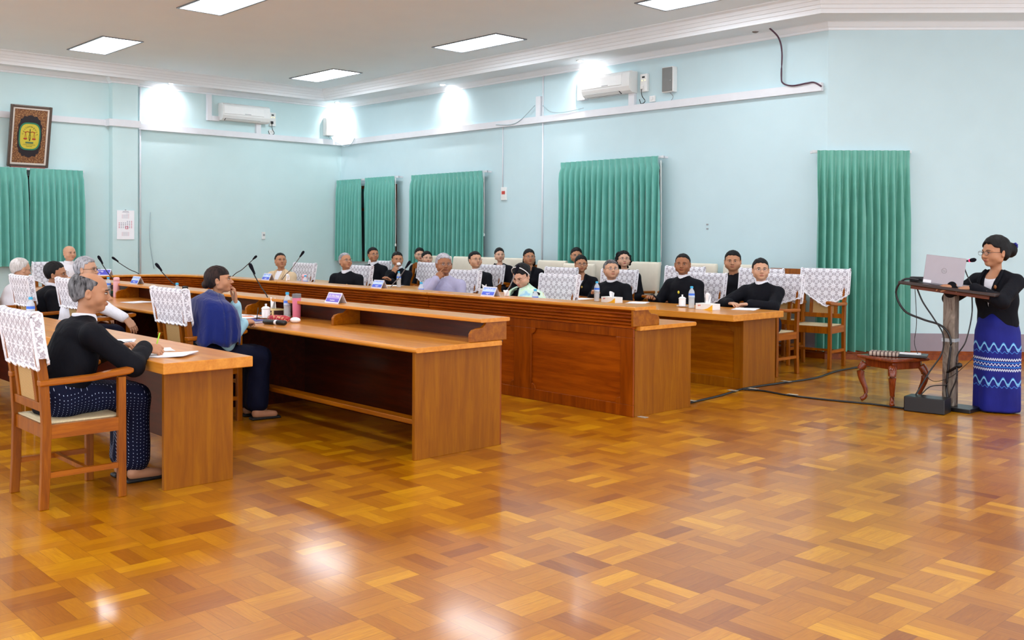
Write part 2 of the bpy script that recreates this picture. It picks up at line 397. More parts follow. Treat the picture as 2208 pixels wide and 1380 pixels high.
tc = NT('curtain_satin_glossy', .42, .45); tc.col(tc.mix(tc.noise(6), srgb(92, 162, 146), srgb(116, 186, 168))); tc.bump(tc.noise(25, 3, v=tc.mapv((1, 1, .12))), .25, .004); M_curt2 = tc.mat
def curtain(p0, p1, z0, z1, npl, amp, lab, mat, seed=1, spread=1.03, deep=0):
    """pleated curtain from p0 to p1 (2D) with a pinched heading"""
    rr = random.Random(seed); d = Vector((p1[0]-p0[0], p1[1]-p0[1])); Lw = d.length; d.normalize(); n = Vector((d.y, -d.x))
    if n.y > 0 and abs(d.x) > .3: n = -n
    if abs(d.x) < .3 and n.x < 0: n = -n
    root = empty('curtain', (p0[0], p0[1], z0), 0, lab, 'curtain', 'green pleated window curtains')
    N = npl*14; ph = [rr.uniform(-.5, .5) for _ in range(npl+2)]; wd = [rr.uniform(.8, 1.25) for _ in range(npl+2)]
    rows = []; H = z1-z0; levels = [0, .04, .12, .25, .45, .65, .82, .90, .945, .947, .965, 1]
    for lv in levels:
        row = []
        for i in range(N+1):
            u = i/N; k = min(int(u*npl), npl-1); fr = u*npl-k
            sway = (ph[k]*(1-fr)+ph[k+1]*fr)
            a = 2*math.pi*(u*npl+.25*sway*(1-lv)*2)
            w_ = (wd[k]*(1-fr)+wd[k+1]*fr)
            A = amp*w_*(.9+.5*(1-lv)*(1+deep*math.sin(k*2.1)))
            if lv > .947: off = .018*math.cos(a)
            elif lv > .8: off = A*math.cos(a)*(.35+.65*(.947-lv)/.147)
            else: off = A*(math.cos(a)+.25*math.cos(2*a+ph[k]*3))
            uu = (u-.5)*(1 if lv > .9 else spread+.02*(1-lv))+.5
            if lv < .8: uu += .012*math.sin(a+1.2)*(1.0)
            x = uu*Lw; row.append((d.x*x+n.x*off, d.y*x+n.y*off, lv*H))
        rows.append(row)
    MB().grid(rows).build('drape', mat, root, smooth=True)
    rail = MB().box(-.04, Lw+.04, -.02, .012, H-.03, H+.005)
    Mx = Matrix.Rotation(math.atan2(d.y, d.x), 4, 'Z'); 
    rail.box(-.04, -.02, 0, .099, H-.03, H).box(Lw+.02, Lw+.04, 0, .099, H-.03, H)
    rl = rail.build('curtain_rail', M_trunk, root, M=Matrix.Translation((-n.x*.06, -n.y*.06, 0))@Mx)
    return root
yc = YR-.16
curtain((-16.98, yc), (-16.12, yc), 1.0, 2.63, 9, .035, 'left drape of the first window, nearest the room corner', M_curt, 1)
curtain((-15.98, yc), (-15.02, yc), 1.0, 2.64, 10, .035, 'right drape of the first window, beside the dark window gap', M_curt, 2)
curtain((-14.5, yc), (-12.52, yc), 1.0, 2.63, 18, .038, 'green curtain over the second window behind the lavender shirted man', M_curt, 3)
curtain((-10.68, yc), (-8.76, yc), 1.03, 2.67, 17, .042, 'green curtain over the third window, widest one', M_curt, 4)
c4 = (BEND[0]-.05, BEND[1]-.16); curtain((c4[0]+.0, c4[1]), (c4[0]+.80, c4[1]+.80), .11, 2.60, 12, .05, 'tall floor length green curtain left of the presenter', M_curt2, 5, 1.0, .5)
curtain((XL+.16, 5.24), (XL+.16, 6.08), .98, 2.57, 9, .035, 'right drape of the curtain under the framed emblem', M_curt, 6)
curtain((XL+.16, 4.25), (XL+.16, 5.19), .98, 2.57, 9, .035, 'left drape of the curtain under the framed emblem, at the picture edge', M_curt, 7)
M_cord = plain('cord_white', (225, 225, 220), .6)
for i, (x, z, lab) in enumerate([(-14.97, 1.35, 'white pull cord hanging by the first window'), (-12.47, 1.55, 'white pull cord hanging by the second window'), (-8.70, 1.15, 'white pull cord hanging by the third window')]):
    r = empty('pull_string', (x, yc-.02, z), 0, lab, 'cord', 'curtain pull cords')
    MB().tube([(0, 0, 0), (.005, 0, .5), (-.01, 0, 2.6-z)], .006, 6, sub=4).build('string', M_cord, r, smooth=True)
    MB().lathe([(.004, .02), (.014, 0), (.016, -.03), (.01, -.04)], 10).build('weight', M_cord, r, smooth=True)
# air conditioners
def aircon(loc, rz, w, lab, logo=False):
    r = empty('air_conditioner', loc, rz, lab, 'air conditioner', 'wall air conditioners')   # local: x along the wall, -y out of the wall, z up
    prof = [(0, 0), (-.12, 0), (-.17, .03), (-.20, .09), (-.205, .2), (-.19, .29), (-.15, .32), (0, .32)]
    MB().prism(prof, lambda p, t: (t*w, p[0], p[1])).build('casing', M_white, r, bevel=.008)
    MB().prism([(-.206, .115), (-.212, .12), (-.210, .26), (-.199, .285), (-.19, .28)], lambda p, t: (.02+t*(w-.16), p[0], p[1])).build('front_cover', M_white, r)
    a = math.radians(0)
    mb = MB(); mb.prism([(-.121, -.004), (-.172, .024), (-.178, .034), (-.125, .004)], lambda p, t: (.06+t*(w-.26), p[0], p[1])); mb.build('air_outlet', M_black, r)
    MB().prism([(-.138, .000), (-.186, .026), (-.190, .032), (-.14, .006)], lambda p, t: (.065+t*(w-.27), p[0]-.004, p[1]-.004)).build('louver', M_white, r)
    MB().box(w*.45, w*.58, -.2145, -.20, .128, .138).build('badge', M_grey, r)
    return r
aircon((-10.24, YR, 3.63), 0, .95, 'white air conditioner on the right wall under the bright downlight')
aircon((XL, 8.60, 3.64), math.pi/2, .98, 'white air conditioner on the left wall between pillar and corner')
def trk(x0, x1, y0, y1, z0, z1, lab): tag(MB().box(x0, x1, y0, y1, z0, z1).build('trunking_stub', M_trunk, bevel=.003), lab, 'trunking')
trk(-9.42, -9.31, YR-.06, YR, 3.45, 3.63, 'short white trunking below the right air conditioner')
trk(-10.42, -10.26, YR-.09, YR, 3.62, 3.98, 'white boxed duct left of the right air conditioner')
trk(XL, XL+.06, 9.36, 9.46, 3.45, 3.65, 'short white trunking below the left air conditioner')
mb = MB().box(XL, XL+.06, 8.36, 8.45, 3.62, ZT).box(XL, XL+.06, 8.45, 8.6, 3.62, 3.71); tag(mb.build('trunking_stub', M_trunk, bevel=.003), 'L shaped white trunking left of the left air conditioner', 'trunking')
M_led = emit('indicator_light', (255, 240, 120), 3)
def regulator(loc, rz, lab):
    r = empty('power_regulator', loc, rz, lab, 'power box')
    MB().box(-.065, .065, -.05, 0, 0, .26).build('casing', M_white, r, bevel=.006)
    MB().box(-.03, .02, -.053, -.05, .2, .225).build('display', M_dark, r)
    for x in (-.03, .025): MB().ell((x, -.052, .165), (.006, .004, .006), 8, 6).build('indicator_light', M_led, r)
    MB().box(-.05, .0, -.07, -.05, .04, .09).build('plug', M_black if 'left' in lab else M_white, r, bevel=.004)
    MB().tube([(-.03, -.065, .04), (-.02, -.06, -.06), (.03, -.05, -.14), (-.05, -.04, -.17), (-.09, -.03, -.1)], .006, 6, sub=5).build('power_cord', M_black, r, smooth=True)
regulator((-9.14, YR, 3.63), 0, 'white voltage box with two lights right of the right air conditioner')
regulator((XL, 9.72, 3.62), math.pi/2, 'white voltage box with dark plug by the left wall air conditioner')
for loc, rz, lab in [((-9.0, YR, 3.47), 0, 'small white socket on the trunking under the right voltage box'), ((XL, 9.70, 3.46), math.pi/2, 'small white socket on the trunking under the left voltage box')]:
    r = empty('wall_socket', loc, rz, lab, 'socket'); MB().box(-.05, .05, -.03, 0, 0, .09).build('plate', M_white, r, bevel=.004); MB().box(-.02, .02, -.045, -.03, .03, .07).build('plug', M_white, r, bevel=.003)
M_gril = plain('speaker_grille', (128, 130, 128), .6, bump=.5, bs=300)
def wallspk(loc, rz, lab, gm, w=.20, h=.36):
    r = empty('wall_speaker', loc, rz, lab, 'speaker'); MB().box(-w/2, w/2, -.10, 0, 0, h).build('cabinet', M_white, r, bevel=.01)
    MB().box(-w/2+.012, w/2-.012, -.112, -.1, .012, h-.012).build('grille', gm, r, bevel=.005)
    MB().ell((w*.3, -.114, h*.45), (.005, .003, .005), 8, 6).build('badge', M_white, r)
    MB().tube([(0, -.04, 0), (.05, -.03, -.06), (.0, -.02, -.12)], .004, 6, sub=4).build('speaker_wire', M_grey, r, smooth=True)
wallspk((-8.67, YR, 3.57), 0, 'grey wall speaker on the right wall above the trunking', M_gril)
wallspk((XL, 10.98, 3.52), math.pi/2, 'pale wall speaker on the left wall by the room corner', plain('speaker_grille_pale', (222, 226, 216), .6))
def switch(loc, rz, lab, w=.09, h=.17, red=False):
    r = empty('wall_switch', loc, rz, lab, 'switch'); MB().box(-w/2, w/2, -.03, 0, 0, h).build('plate', M_white, r, bevel=.005)
    MB().box(-w*.3, w*.3, -.036, -.03, h*.45, h*.7).build('rocker', plain('switch_red', (200, 70, 60), .4) if red else M_grey, r, bevel=.002)
switch((-12.15, YR, 2.12), 0, 'wall switch with a red rocker between the second and third curtains', .13, .22, True)
switch((XL, 9.54, 1.43), math.pi/2, 'small switch plate low on the left wall', .07, .14)
mb = MB()
for z in (1.62, 1.68): mb.box(-8.05, -8.02, YR-.008, YR, z, z+.02)
tag(mb.build('wall_plug_hole', M_grey), 'pair of tiny wall holes right of the third curtain', 'plug')
# loose hanging cables on the walls
def cable(name, pts, r, mat, lab, cat='cable', grp=None, sub=6):
    o = MB().tube(pts, r, 6, sub=sub).build(name, mat, None, smooth=True); tag(o, lab, cat, grp); return o
M_purple = plain('cable_dark', (74, 40, 60), .4); M_wire = plain('cable_pale', (168, 190, 196), .5)
cable('hanging_cable', [(-6.93, YR-.25, ZS), (-6.88, YR-.12, 4.08), (-6.86, YR-.07, 3.9), (-6.87, YR-.06, 3.6), (-6.84, YR-.07, 3.50), (-6.7, YR-.08, 3.45), (-6.5, YR-.08, 3.46), (-6.4, YR-.07, 3.46), (-6.3, YR-.07, 3.40)], .011, M_purple, 'dark cable hanging from the soffit down to the trunking on the right')
cable('loose_wire', [(-12.3, YR-.07, 3.40), (-11.95, YR-.075, 3.37), (-11.7, YR-.07, 3.43), (-11.38, YR-.06, 3.64)], .006, M_wire, 'thin loose wire looping up to the trunking stub')
cable('loose_wire', [(-11.2, YR-.06, 3.62), (-11.0, YR-.07, 3.5), (-10.7, YR-.07, 3.47), (-10.3, YR-.07, 3.5)], .006, M_wire, 'thin loose wire drooping right of the vertical conduit')
cable('loose_wire', [(-16.5, YR-.07, 3.46), (-16.6, YR-.07, 3.36), (-16.85, YR-.06, 3.32), (XL+.05, YR-.2, 3.42), (XL+.06, 11.0, 3.52)], .006, M_wire, 'thin loose wire under the trunking in the room corner')
cable('loose_wire', [(XL+.03, 7.3, 1.9), (XL+.05, 7.28, 1.4), (XL+.04, 7.36, .9)], .007, M_wire, 'thin wire hanging beside the vertical conduit at the pillar')
# framed emblem leaning out from the wall on a small shelf
fr = empty('framed_emblem', (XL+.03, 5.24, 2.60), 0, 'framed gold and green scales emblem tilted out from the wall', 'picture')
fr.rotation_euler = (0, math.radians(13), 0)
M_fr = plain('frame_pewter', (96, 84, 76), .35, .5, .4, var=.2, vs=40); M_mat_ = plain('frame_white_slip', (214, 206, 196), .5)
def frect(mb, w0, h0, w1, h1, d0, d1):  # ring between outer (w0,h0) and inner (w1,h1); plane y-z, x out
    mb.box(d0, d1, -w0, -w1, .5-h0, .5+h0).box(d0, d1, w1, w0, .5-h0, .5+h0).box(d0, d1, -w1, w1, .5-h0, .5-h1).box(d0, d1, -w1, w1, .5+h1, .5+h0)
mb = MB(); frect(mb, .315, .5, .275, .46, 0, .05); mb.build('frame', M_fr, fr, bevel=.008)
mb = MB(); frect(mb, .275, .46, .25, .435, 0, .035); mb.build('slip', M_mat_, fr)
tt = NT('sequin_border', .5); tt.col(tt.ramp(tt.noise(60, 3), [(.3, srgb(70, 34, 24)), (.55, srgb(134, 88, 50)), (.7, srgb(186, 150, 100))])); M_bord = tt.mat
MB().box(0, .02, -.25, .25, .065, .935).build('border_panel', M_bord, fr)
def shape(pts, d0, d1, name, mat, par): MB().prism(pts, lambda p, t: (d0+(d1-d0)*t, p[0], .5+p[1])).build(name, mat, par)
P = []
for i in range(64):
    a = 2*math.pi*i/64; c, s_ = math.cos(a), math.sin(a); k = 1+.035*math.cos(16*a)
    P.append((.185*k*math.copysign(abs(c)**.7, c), .335*k*math.copysign(abs(s_)**.7, s_)))
shape(P, .02, .023, 'dark_field', plain('emblem_dark', (26, 20, 30), .5, var=.3, vs=80), fr)
def sup(a, b, e=.62, n=48): return [(a*math.copysign(abs(math.cos(2*math.pi*i/n))**e, math.cos(2*math.pi*i/n)), b*math.copysign(abs(math.sin(2*math.pi*i/n))**e, math.sin(2*math.pi*i/n))) for i in range(n)]
shape(sup(.165, .225), .023, .026, 'green_ring', plain('emblem_green', (36, 120, 90), .5), fr)
shape(sup(.145, .202), .026, .028, 'gold_field', plain('emblem_gold', (206, 190, 62), .45, var=.1, vs=60), fr)
M_er = plain('emblem_red', (170, 50, 30), .5); M_eg = plain('emblem_dark_green', (40, 60, 30), .5)
mb = MB(); z0 = .5
mb.tube([(.03, -.075, z0+.075), (.03, -.07, z0+.06), (.03, -.04, z0+.078), (.03, -.01, z0+.065)], .006, 6, sub=4).tube([(.03, .075, z0+.075), (.03, .07, z0+.06), (.03, .04, z0+.078), (.03, .01, z0+.065)], .006, 6, sub=4)
for s_ in (-1, 1):
    for k in (-.022, 0, .022): mb.tube([(.03, s_*.066, z0+.06), (.03, s_*.066+k, z0-.04)], .0016, 5)
    mb.ell((.03, s_*.066, z0-.04), (.004, .03, .014), 12, 6)
mb.build('scales', M_er, fr, smooth=True)
mb = MB().tube([(.03, 0, z0+.12), (.03, 0, z0+.04)], .006, 6).tube([(.03, 0, z0+.04), (.03, -.014, z0), (.03, -.008, z0-.05), (.03, 0, z0-.075)], .003, 6, sub=4).tube([(.03, 0, z0+.04), (.03, .014, z0), (.03, .008, z0-.05), (.03, 0, z0-.075)], .003, 6, sub=4).tube([(.03, 0, z0+.04), (.03, 0, z0-.075)], .002, 5)
mb.build('sword', M_eg, fr, smooth=True)
MB().box(.028, .032, -.06, .06, z0-.115, z0-.09).build('ribbon', plain('emblem_ribbon', (70, 110, 80), .5), fr, bevel=.002)
def text(s_, size, M, mat, parent, name='lettering', align='CENTER', ext=.0004):
    cu = bpy.data.curves.new(name, 'FONT'); cu.body = s_; cu.size = size; cu.align_x = align; cu.align_y = 'CENTER'; cu.extrude = ext
    o = bpy.data.objects.new(name, cu); COL.objects.link(o)
    dg = bpy.context.evaluated_depsgraph_get(); me = bpy.data.meshes.new_from_object(o.evaluated_get(dg))
    bpy.data.objects.remove(o)
    me.transform(M); me.materials.clear(); me.materials.append(mat)
    q = bpy.data.objects.new(name, me); link(q, parent); return q
def plane_mat(o, ex, ey):
    ex, ey = Vector(ex).normalized(), Vector(ey).normalized(); ez = ex.cross(ey)
    m_ = Matrix.Identity(4)
    for i in range(3): m_[i][0], m_[i][1], m_[i][2], m_[i][3] = ex[i], ey[i], ez[i], o[i]
    return m_
text('CONSTITUTIONAL', .022, plane_mat((.0285, 0, z0-.137), (0, 1, 0), (0, 0, 1)), M_eg, fr)
text('TRIBUNAL', .022, plane_mat((.0285, 0, z0-.162), (0, 1, 0), (0, 0, 1)), M_eg, fr)
for i, ch in enumerate('ပနငသမတမနမခရ'):
    a = math.radians(165-150*i/10)
    text(ch, .038, plane_mat((.0285, .118*math.cos(a), z0+.165*math.sin(a)-.005), (0, math.sin(a), -math.cos(a)), (0, math.cos(a), math.sin(a))), M_eg, fr)
tag(MB().box(XL, XL+.10, 4.98, 5.50, 2.575, 2.595).build('picture_ledge', plain('ledge_red', (120, 60, 50), .5)), 'narrow red brown ledge under the framed emblem', 'ledge')
# wall calendar on the pillar
cal = empty('wall_calendar', (XL+.165, 6.80, 1.42), 0, 'white monthly wall calendar with a red square on the pillar', 'calendar')
MB().box(0, .01, -.15, .15, 0, .5).build('sheet', M_paper, cal)
M_cg = plain('print_grey', (150, 150, 165), .7); M_cr = plain('print_red', (205, 110, 130), .7)
mb = MB(); mr = MB()
for (y0, y1, z1, nr, nc, dz, hw) in ((-.07, .06, .44, 5, 7, .018, .005), (-.13, .12, .31, 5, 7, .027, .009), (-.07, .06, .12, 4, 7, .018, .005)):
    for a in range(nr):
        for b in range(nc):
            if a == 0 and b < 4 and nr == 5: continue
            y = y0+(y1-y0)*(b+.5)/nc; z = z1-a*dz; (mr if b in (0, 6) else mb).box(.01, .0108, y-hw, y+hw, z-hw*.7, z+hw*.7)
mb.box(.01, .0108, -.05, .05, .478, .486).box(.01, .0108, -.06, .06, .462, .468)
mb.build('printed_dates', M_cg, cal); mr.build('weekend_dates', M_cr, cal)
mb = MB(); y, z = .018, .203
mb.box(.011, .014, y-.024, y+.024, z-.024, z-.016).box(.011, .014, y-.024, y+.024, z+.016, z+.024).box(.011, .014, y-.024, y-.016, z-.016, z+.016).box(.011, .014, y+.016, y+.024, z-.016, z+.016)
mb.build('date_marker', plain('marker_red', (205, 50, 90), .4), cal)
MB().box(.0, .012, -.01, .01, .5, .515).build('hanger', M_grey, cal)
# ---------------------------------------------------------------- U shaped conference desk
ZT_ = .76; LEDGE = .925
def upath():
    """inner line of the U, far arm from right to left, round the end, near arm back to the right; n points out to the sitters"""
    P = [((-5.25, 6.39), (0, 1)), ((-13.2, 6.39), (0, 1))]
    for i in range(1, 13):
        a = math.radians(90+90*i/12); P.append(((-13.2+.79*math.cos(a), 5.60+.79*math.sin(a)), (math.cos(a), math.sin(a))))
    for i in range(1, 13):
        a = math.radians(180+90*i/12); P.append(((-13.2+.79*math.cos(a), 5.60+.79*math.sin(a)), (math.cos(a), math.sin(a))))
    P.append(((-5.2, 4.81), (0, -1)))
    return P
def bracket(mb, x0, x1, n_in, n_out, M):
    """scrolled bracket under the ledge: outline in (n, z)"""
    d = n_out-n_in
    o = [(n_in, ZT_), (n_out, ZT_), (n_out+.0, ZT_+.06), (n_out-.02, ZT_+.085), (n_out-.06, ZT_+.095), (n_out-.11, ZT_+.10), (n_out-.14, ZT_+.12), (n_out-.15, LEDGE-.025), (n_in, LEDGE-.025)]
    mb.prism(o, lambda p, t: M@Vector((x0+(x1-x0)*t, p[0], p[1])))
def flipM(y0, sgn): return Matrix(((1, 0, 0, 0), (0, sgn, 0, y0), (0, 0, 1, 0), (0, 0, 0, 1)))
def panel_frame(mb, xa, xb, M, z0=0.0, z1=.74, w=.085, d=.018):
    """raised rails and stiles with scalloped corners, in front of the board (n < 0 is towards the hall)"""
    mb.box(xa, xb, -d, 0, z0, z0+.10, M=M); mb.box(xa, xb, -d, 0, z1-.075, z1, M=M)
    mb.box(xa, xa+w, -d, 0, z0+.10, z1-.075, M=M); mb.box(xb-w, xb, -d, 0, z0+.10, z1-.075, M=M)
    for cx, sx in ((xa+w, 1), (xb-w, -1)):
        for cz, sz in ((z0+.10, 1), (z1-.075, -1)):
            pts = [(cx, cz)]+[(cx+sx*.055*math.cos(t), cz+sz*.055*math.sin(t)) for t in [math.pi/2*k/5 for k in range(6)]]
            if sx*sz < 0: pts = pts[::-1]
            mb.prism(pts, lambda p, t: M@Vector((p[0], -d*t*.98, p[1])))
def desk_unit(x0, x1, y_in, sgn, lab, ends=(0, 0), rail=True, brks=None):
    """straight desk unit; x0 < x1; sgn=+1 sitters on +y, -1 sitters on -y"""
    M = flipM(y_in, sgn); g = .004
    r = empty('conference_desk', ((x0+x1)/2, y_in+sgn*.4, 0), 0, lab, 'desk', 'units of the U shaped conference desk')
    T = Matrix.Translation((-(x0+x1)/2, -(y_in+sgn*.4), 0))@M
    a, b = x0+g, x1-g
    la, lb = a-(.045 if ends[0] else 0), b+(.045 if ends[1] else 0)
    out = [(0.02, ZT_-.035), (.79, ZT_-.035), (.80, ZT_-.025), (.80, ZT_-.01), (.79, ZT_), (.02, ZT_)]
    MB().prism(out, lambda p, t: T@Vector((la+(lb-la)*t, p[0], p[1]))).build('worktop', M_top, r, bevel=.003)
    lo = rect(-.055, .225, LEDGE-.028, LEDGE, .008)
    MB().prism(lo, lambda p, t: T@Vector((la+(lb-la)*t, p[0], p[1]))).build('upper_ledge', M_top, r)
    # ribbed fascia under the ledge
    fp = [(.03, ZT_-.02)]
    z = ZT_-.02
    for k in range(5):
        fp += [(-.018+.0*k, z), (-.030, z+.006), (-.030, z+.018), (-.018, z+.024), (-.014, z+.026)]; z += .0285
    fp += [(-.03, z+.002), (-.045, LEDGE-.028), (.03, LEDGE-.028)]
    MB().prism(fp, lambda p, t: T@Vector((a+(b-a)*t, p[0], p[1]))).build('ribbed_fascia', M_deskD if sgn > 0 else M_maroon_shaded, r)
    FP = MB().prism(rect(0, .03, 0, ZT_-.035), lambda p, t: T@Vector((a+(b-a)*t, p[0], p[1]))).build('front_panel', M_deskD if sgn > 0 else M_maroon_shaded, r)
    n = max(1, round((x1-x0)/1.3)); mb = MB()
    for i in range(n): panel_frame(mb, a+(b-a)*i/n, a+(b-a)*(i+1)/n, T, w=.09 if not ((ends[0] and i == 0) or (ends[1] and i == n-1)) else .14)
    mb.build('panel_frame', M_deskDV, FP, bevel=.003)
    for k, e in ((0, ends[0]), (1, ends[1])):
        if e:
            xa, xb = (a, a+.03) if k == 0 else (b-.03, b)
            MB().prism(rect(.0, .775, 0, ZT_-.035), lambda p, t: T@Vector((xa+(xb-xa)*t+ (.004 if k else -.004), p[0], p[1]))).build('end_panel', M_deskV, r, bevel=.002)
    for bx_ in (brks or []):
        e_ = bx_ > b-.1 and ends[1]; mb = MB(); bracket(mb, (b-.004) if e_ else bx_-.015, (b+.022) if e_ else bx_+.015, -.046 if e_ else .03, .30, T); mb.build('bracket', M_deskX, r, bevel=.004)
    if rail:
        MB().prism(rect(.60, .70, .215, .25, .008), lambda p, t: T@Vector((a+(b-a)*t, p[0], p[1]))).build('foot_rail', M_deskX, r)
        for q in ((a+.02,) if not ends[0] else ())+((b-.05,) if not ends[1] else ()):
            MB().prism(rect(.03, .70, 0, ZT_-.035), lambda p, t: T@Vector((q+.03*t, p[0], p[1]))).build('inner_support', M_maroon_shaded, r)  # support coloured dark to paint in the knee-space shade
    return r
desk_unit(-7.97, -5.25, 6.39, 1, 'ribbed conference desk unit with panelled front, nearest the open floor', (0, 1), brks=[-5.27, -6.6, -7.9])
desk_unit(-11.0, -7.97, 6.39, 1, 'ribbed conference desk unit in front of the lavender shirted man', (0, 0), brks=[-9.4, -10.9])
desk_unit(-13.2, -11.0, 6.39, 1, 'ribbed conference desk unit in front of the man in the cream jacket', (0, 0), brks=[-12.2])
desk_unit(-7.85, -5.2, 4.81, -1, 'conference desk unit with open knee space and foot rail beside the pink tumbler', (0, 1), brks=[-5.24, -6.93])
desk_unit(-10.5, -7.85, 4.81, -1, 'conference desk unit in front of the woman in the navy shawl', (0, 0), brks=[-8.4, -9.8])
desk_unit(-13.2, -10.5, 4.81, -1, 'conference desk unit in front of the grey haired man in glasses', (0, 0), brks=[-11.5, -12.9])
def curved_unit(i0, i1, lab):
    P = upath()[i0:i1+1]; r = empty('conference_desk', (P[len(P)//2][0][0], P[len(P)//2][0][1], 0), 0, lab, 'desk', 'units of the U shaped conference desk')
    o = r.location
    Q = [((p[0]-o.x, p[1]-o.y), n) for p, n in P]
    sweep(Q, [(0.02, ZT_-.035), (.79, ZT_-.035), (.80, ZT_-.02), (.79, ZT_), (.02, ZT_)]).build('worktop', M_top, r)
    sweep(Q, rect(-.055, .225, LEDGE-.028, LEDGE, .008)).build('upper_ledge', M_top, r)
    fp = [(.03, ZT_-.02)]; z = ZT_-.02
    for k in range(5): fp += [(-.018, z), (-.030, z+.006), (-.030, z+.018), (-.018, z+.024), (-.014, z+.026)]; z += .0285
    fp += [(-.03, z+.002), (-.045, LEDGE-.028), (.03, LEDGE-.028)]
    sweep(Q, fp).build('ribbed_fascia', M_deskD, r); sweep(Q, rect(0, .03, 0, ZT_-.035)).build('front_panel', M_deskD, r)
    sweep(Q, rect(-.018, 0, 0, .1)).build('plinth_rail', M_deskDV, r)
curved_unit(1, 13, 'curved corner unit of the conference desk on the far side of the U end')
curved_unit(13, 25, 'curved corner unit of the conference desk by the bald man')
# plain tables
def plain_table(x0, x1, y0, y1, lab, grp, inset=(.10, .10), front=None, fside=-1, endR=True, lip=.065):
    r = empty('table', ((x0+x1)/2, (y0+y1)/2, 0), 0, lab, 'table', grp)
    o = Matrix.Translation((-(x0+x1)/2, -(y0+y1)/2, 0)); g = .003
    MB().box(x0+g, x1-g, y0, y1, ZT_-lip, ZT_, M=o).build('worktop', M_top, r, bevel=.005)
    for xe in (x0+.09, x1-.09-.026):
        MB().box(xe, xe+.03, (front-.024) if front else y0+.04, (y1-.02) if front else y1-.09, 0, ZT_-lip, M=o).build('end_panel', M_deskV if xe > x0+.5 else M_maroon_shaded, r, bevel=.002)  # left end panel darkened to paint in under-table shade
    if front is not None:
        FP = MB().box(x0+.12, x1-.12, front, front+.02, .0, ZT_-lip, M=o).build('front_panel', M_deskX, r)
        mb = MB(); panel_frame(mb, x0+.09, x1-.09, o@flipM(front, 1), 0, ZT_-lip, w=.11); mb.build('panel_frame', M_deskV, FP, bevel=.003)
    else:
        MB().box(x0+.12, x1-.12, y1-.12, y1-.10, .12, ZT_-lip, M=o).build('modesty_panel', M_maroon_shaded, r)  # dark colour carries the shade below the worktop
    return r
G1 = 'plain teak tables of the back row'
plain_table(-7.75, -5.42, 8.08, 8.98, 'back row table with panelled front nearest the cable on the floor', G1, front=8.40)
plain_table(-10.55, -7.76, 8.10, 9.0, 'back row table behind the woman in the pale green scarf', G1, front=8.42)
plain_table(-12.75, -10.56, 8.12, 9.0, 'back row table behind the lavender shirted man', G1, front=8.44)
plain_table(-14.9, -12.76, 8.12, 9.0, 'back row table behind the cream jacketed man chair', G1, front=8.44)
G2 = 'plain teak tables of the near row'
plain_table(-7.95, -5.47, 2.42, 2.99, 'near teak table where the man in black writes', G2)
plain_table(-10.5, -7.96, 2.42, 2.99, 'near row teak table mostly hidden behind the writing man', G2)
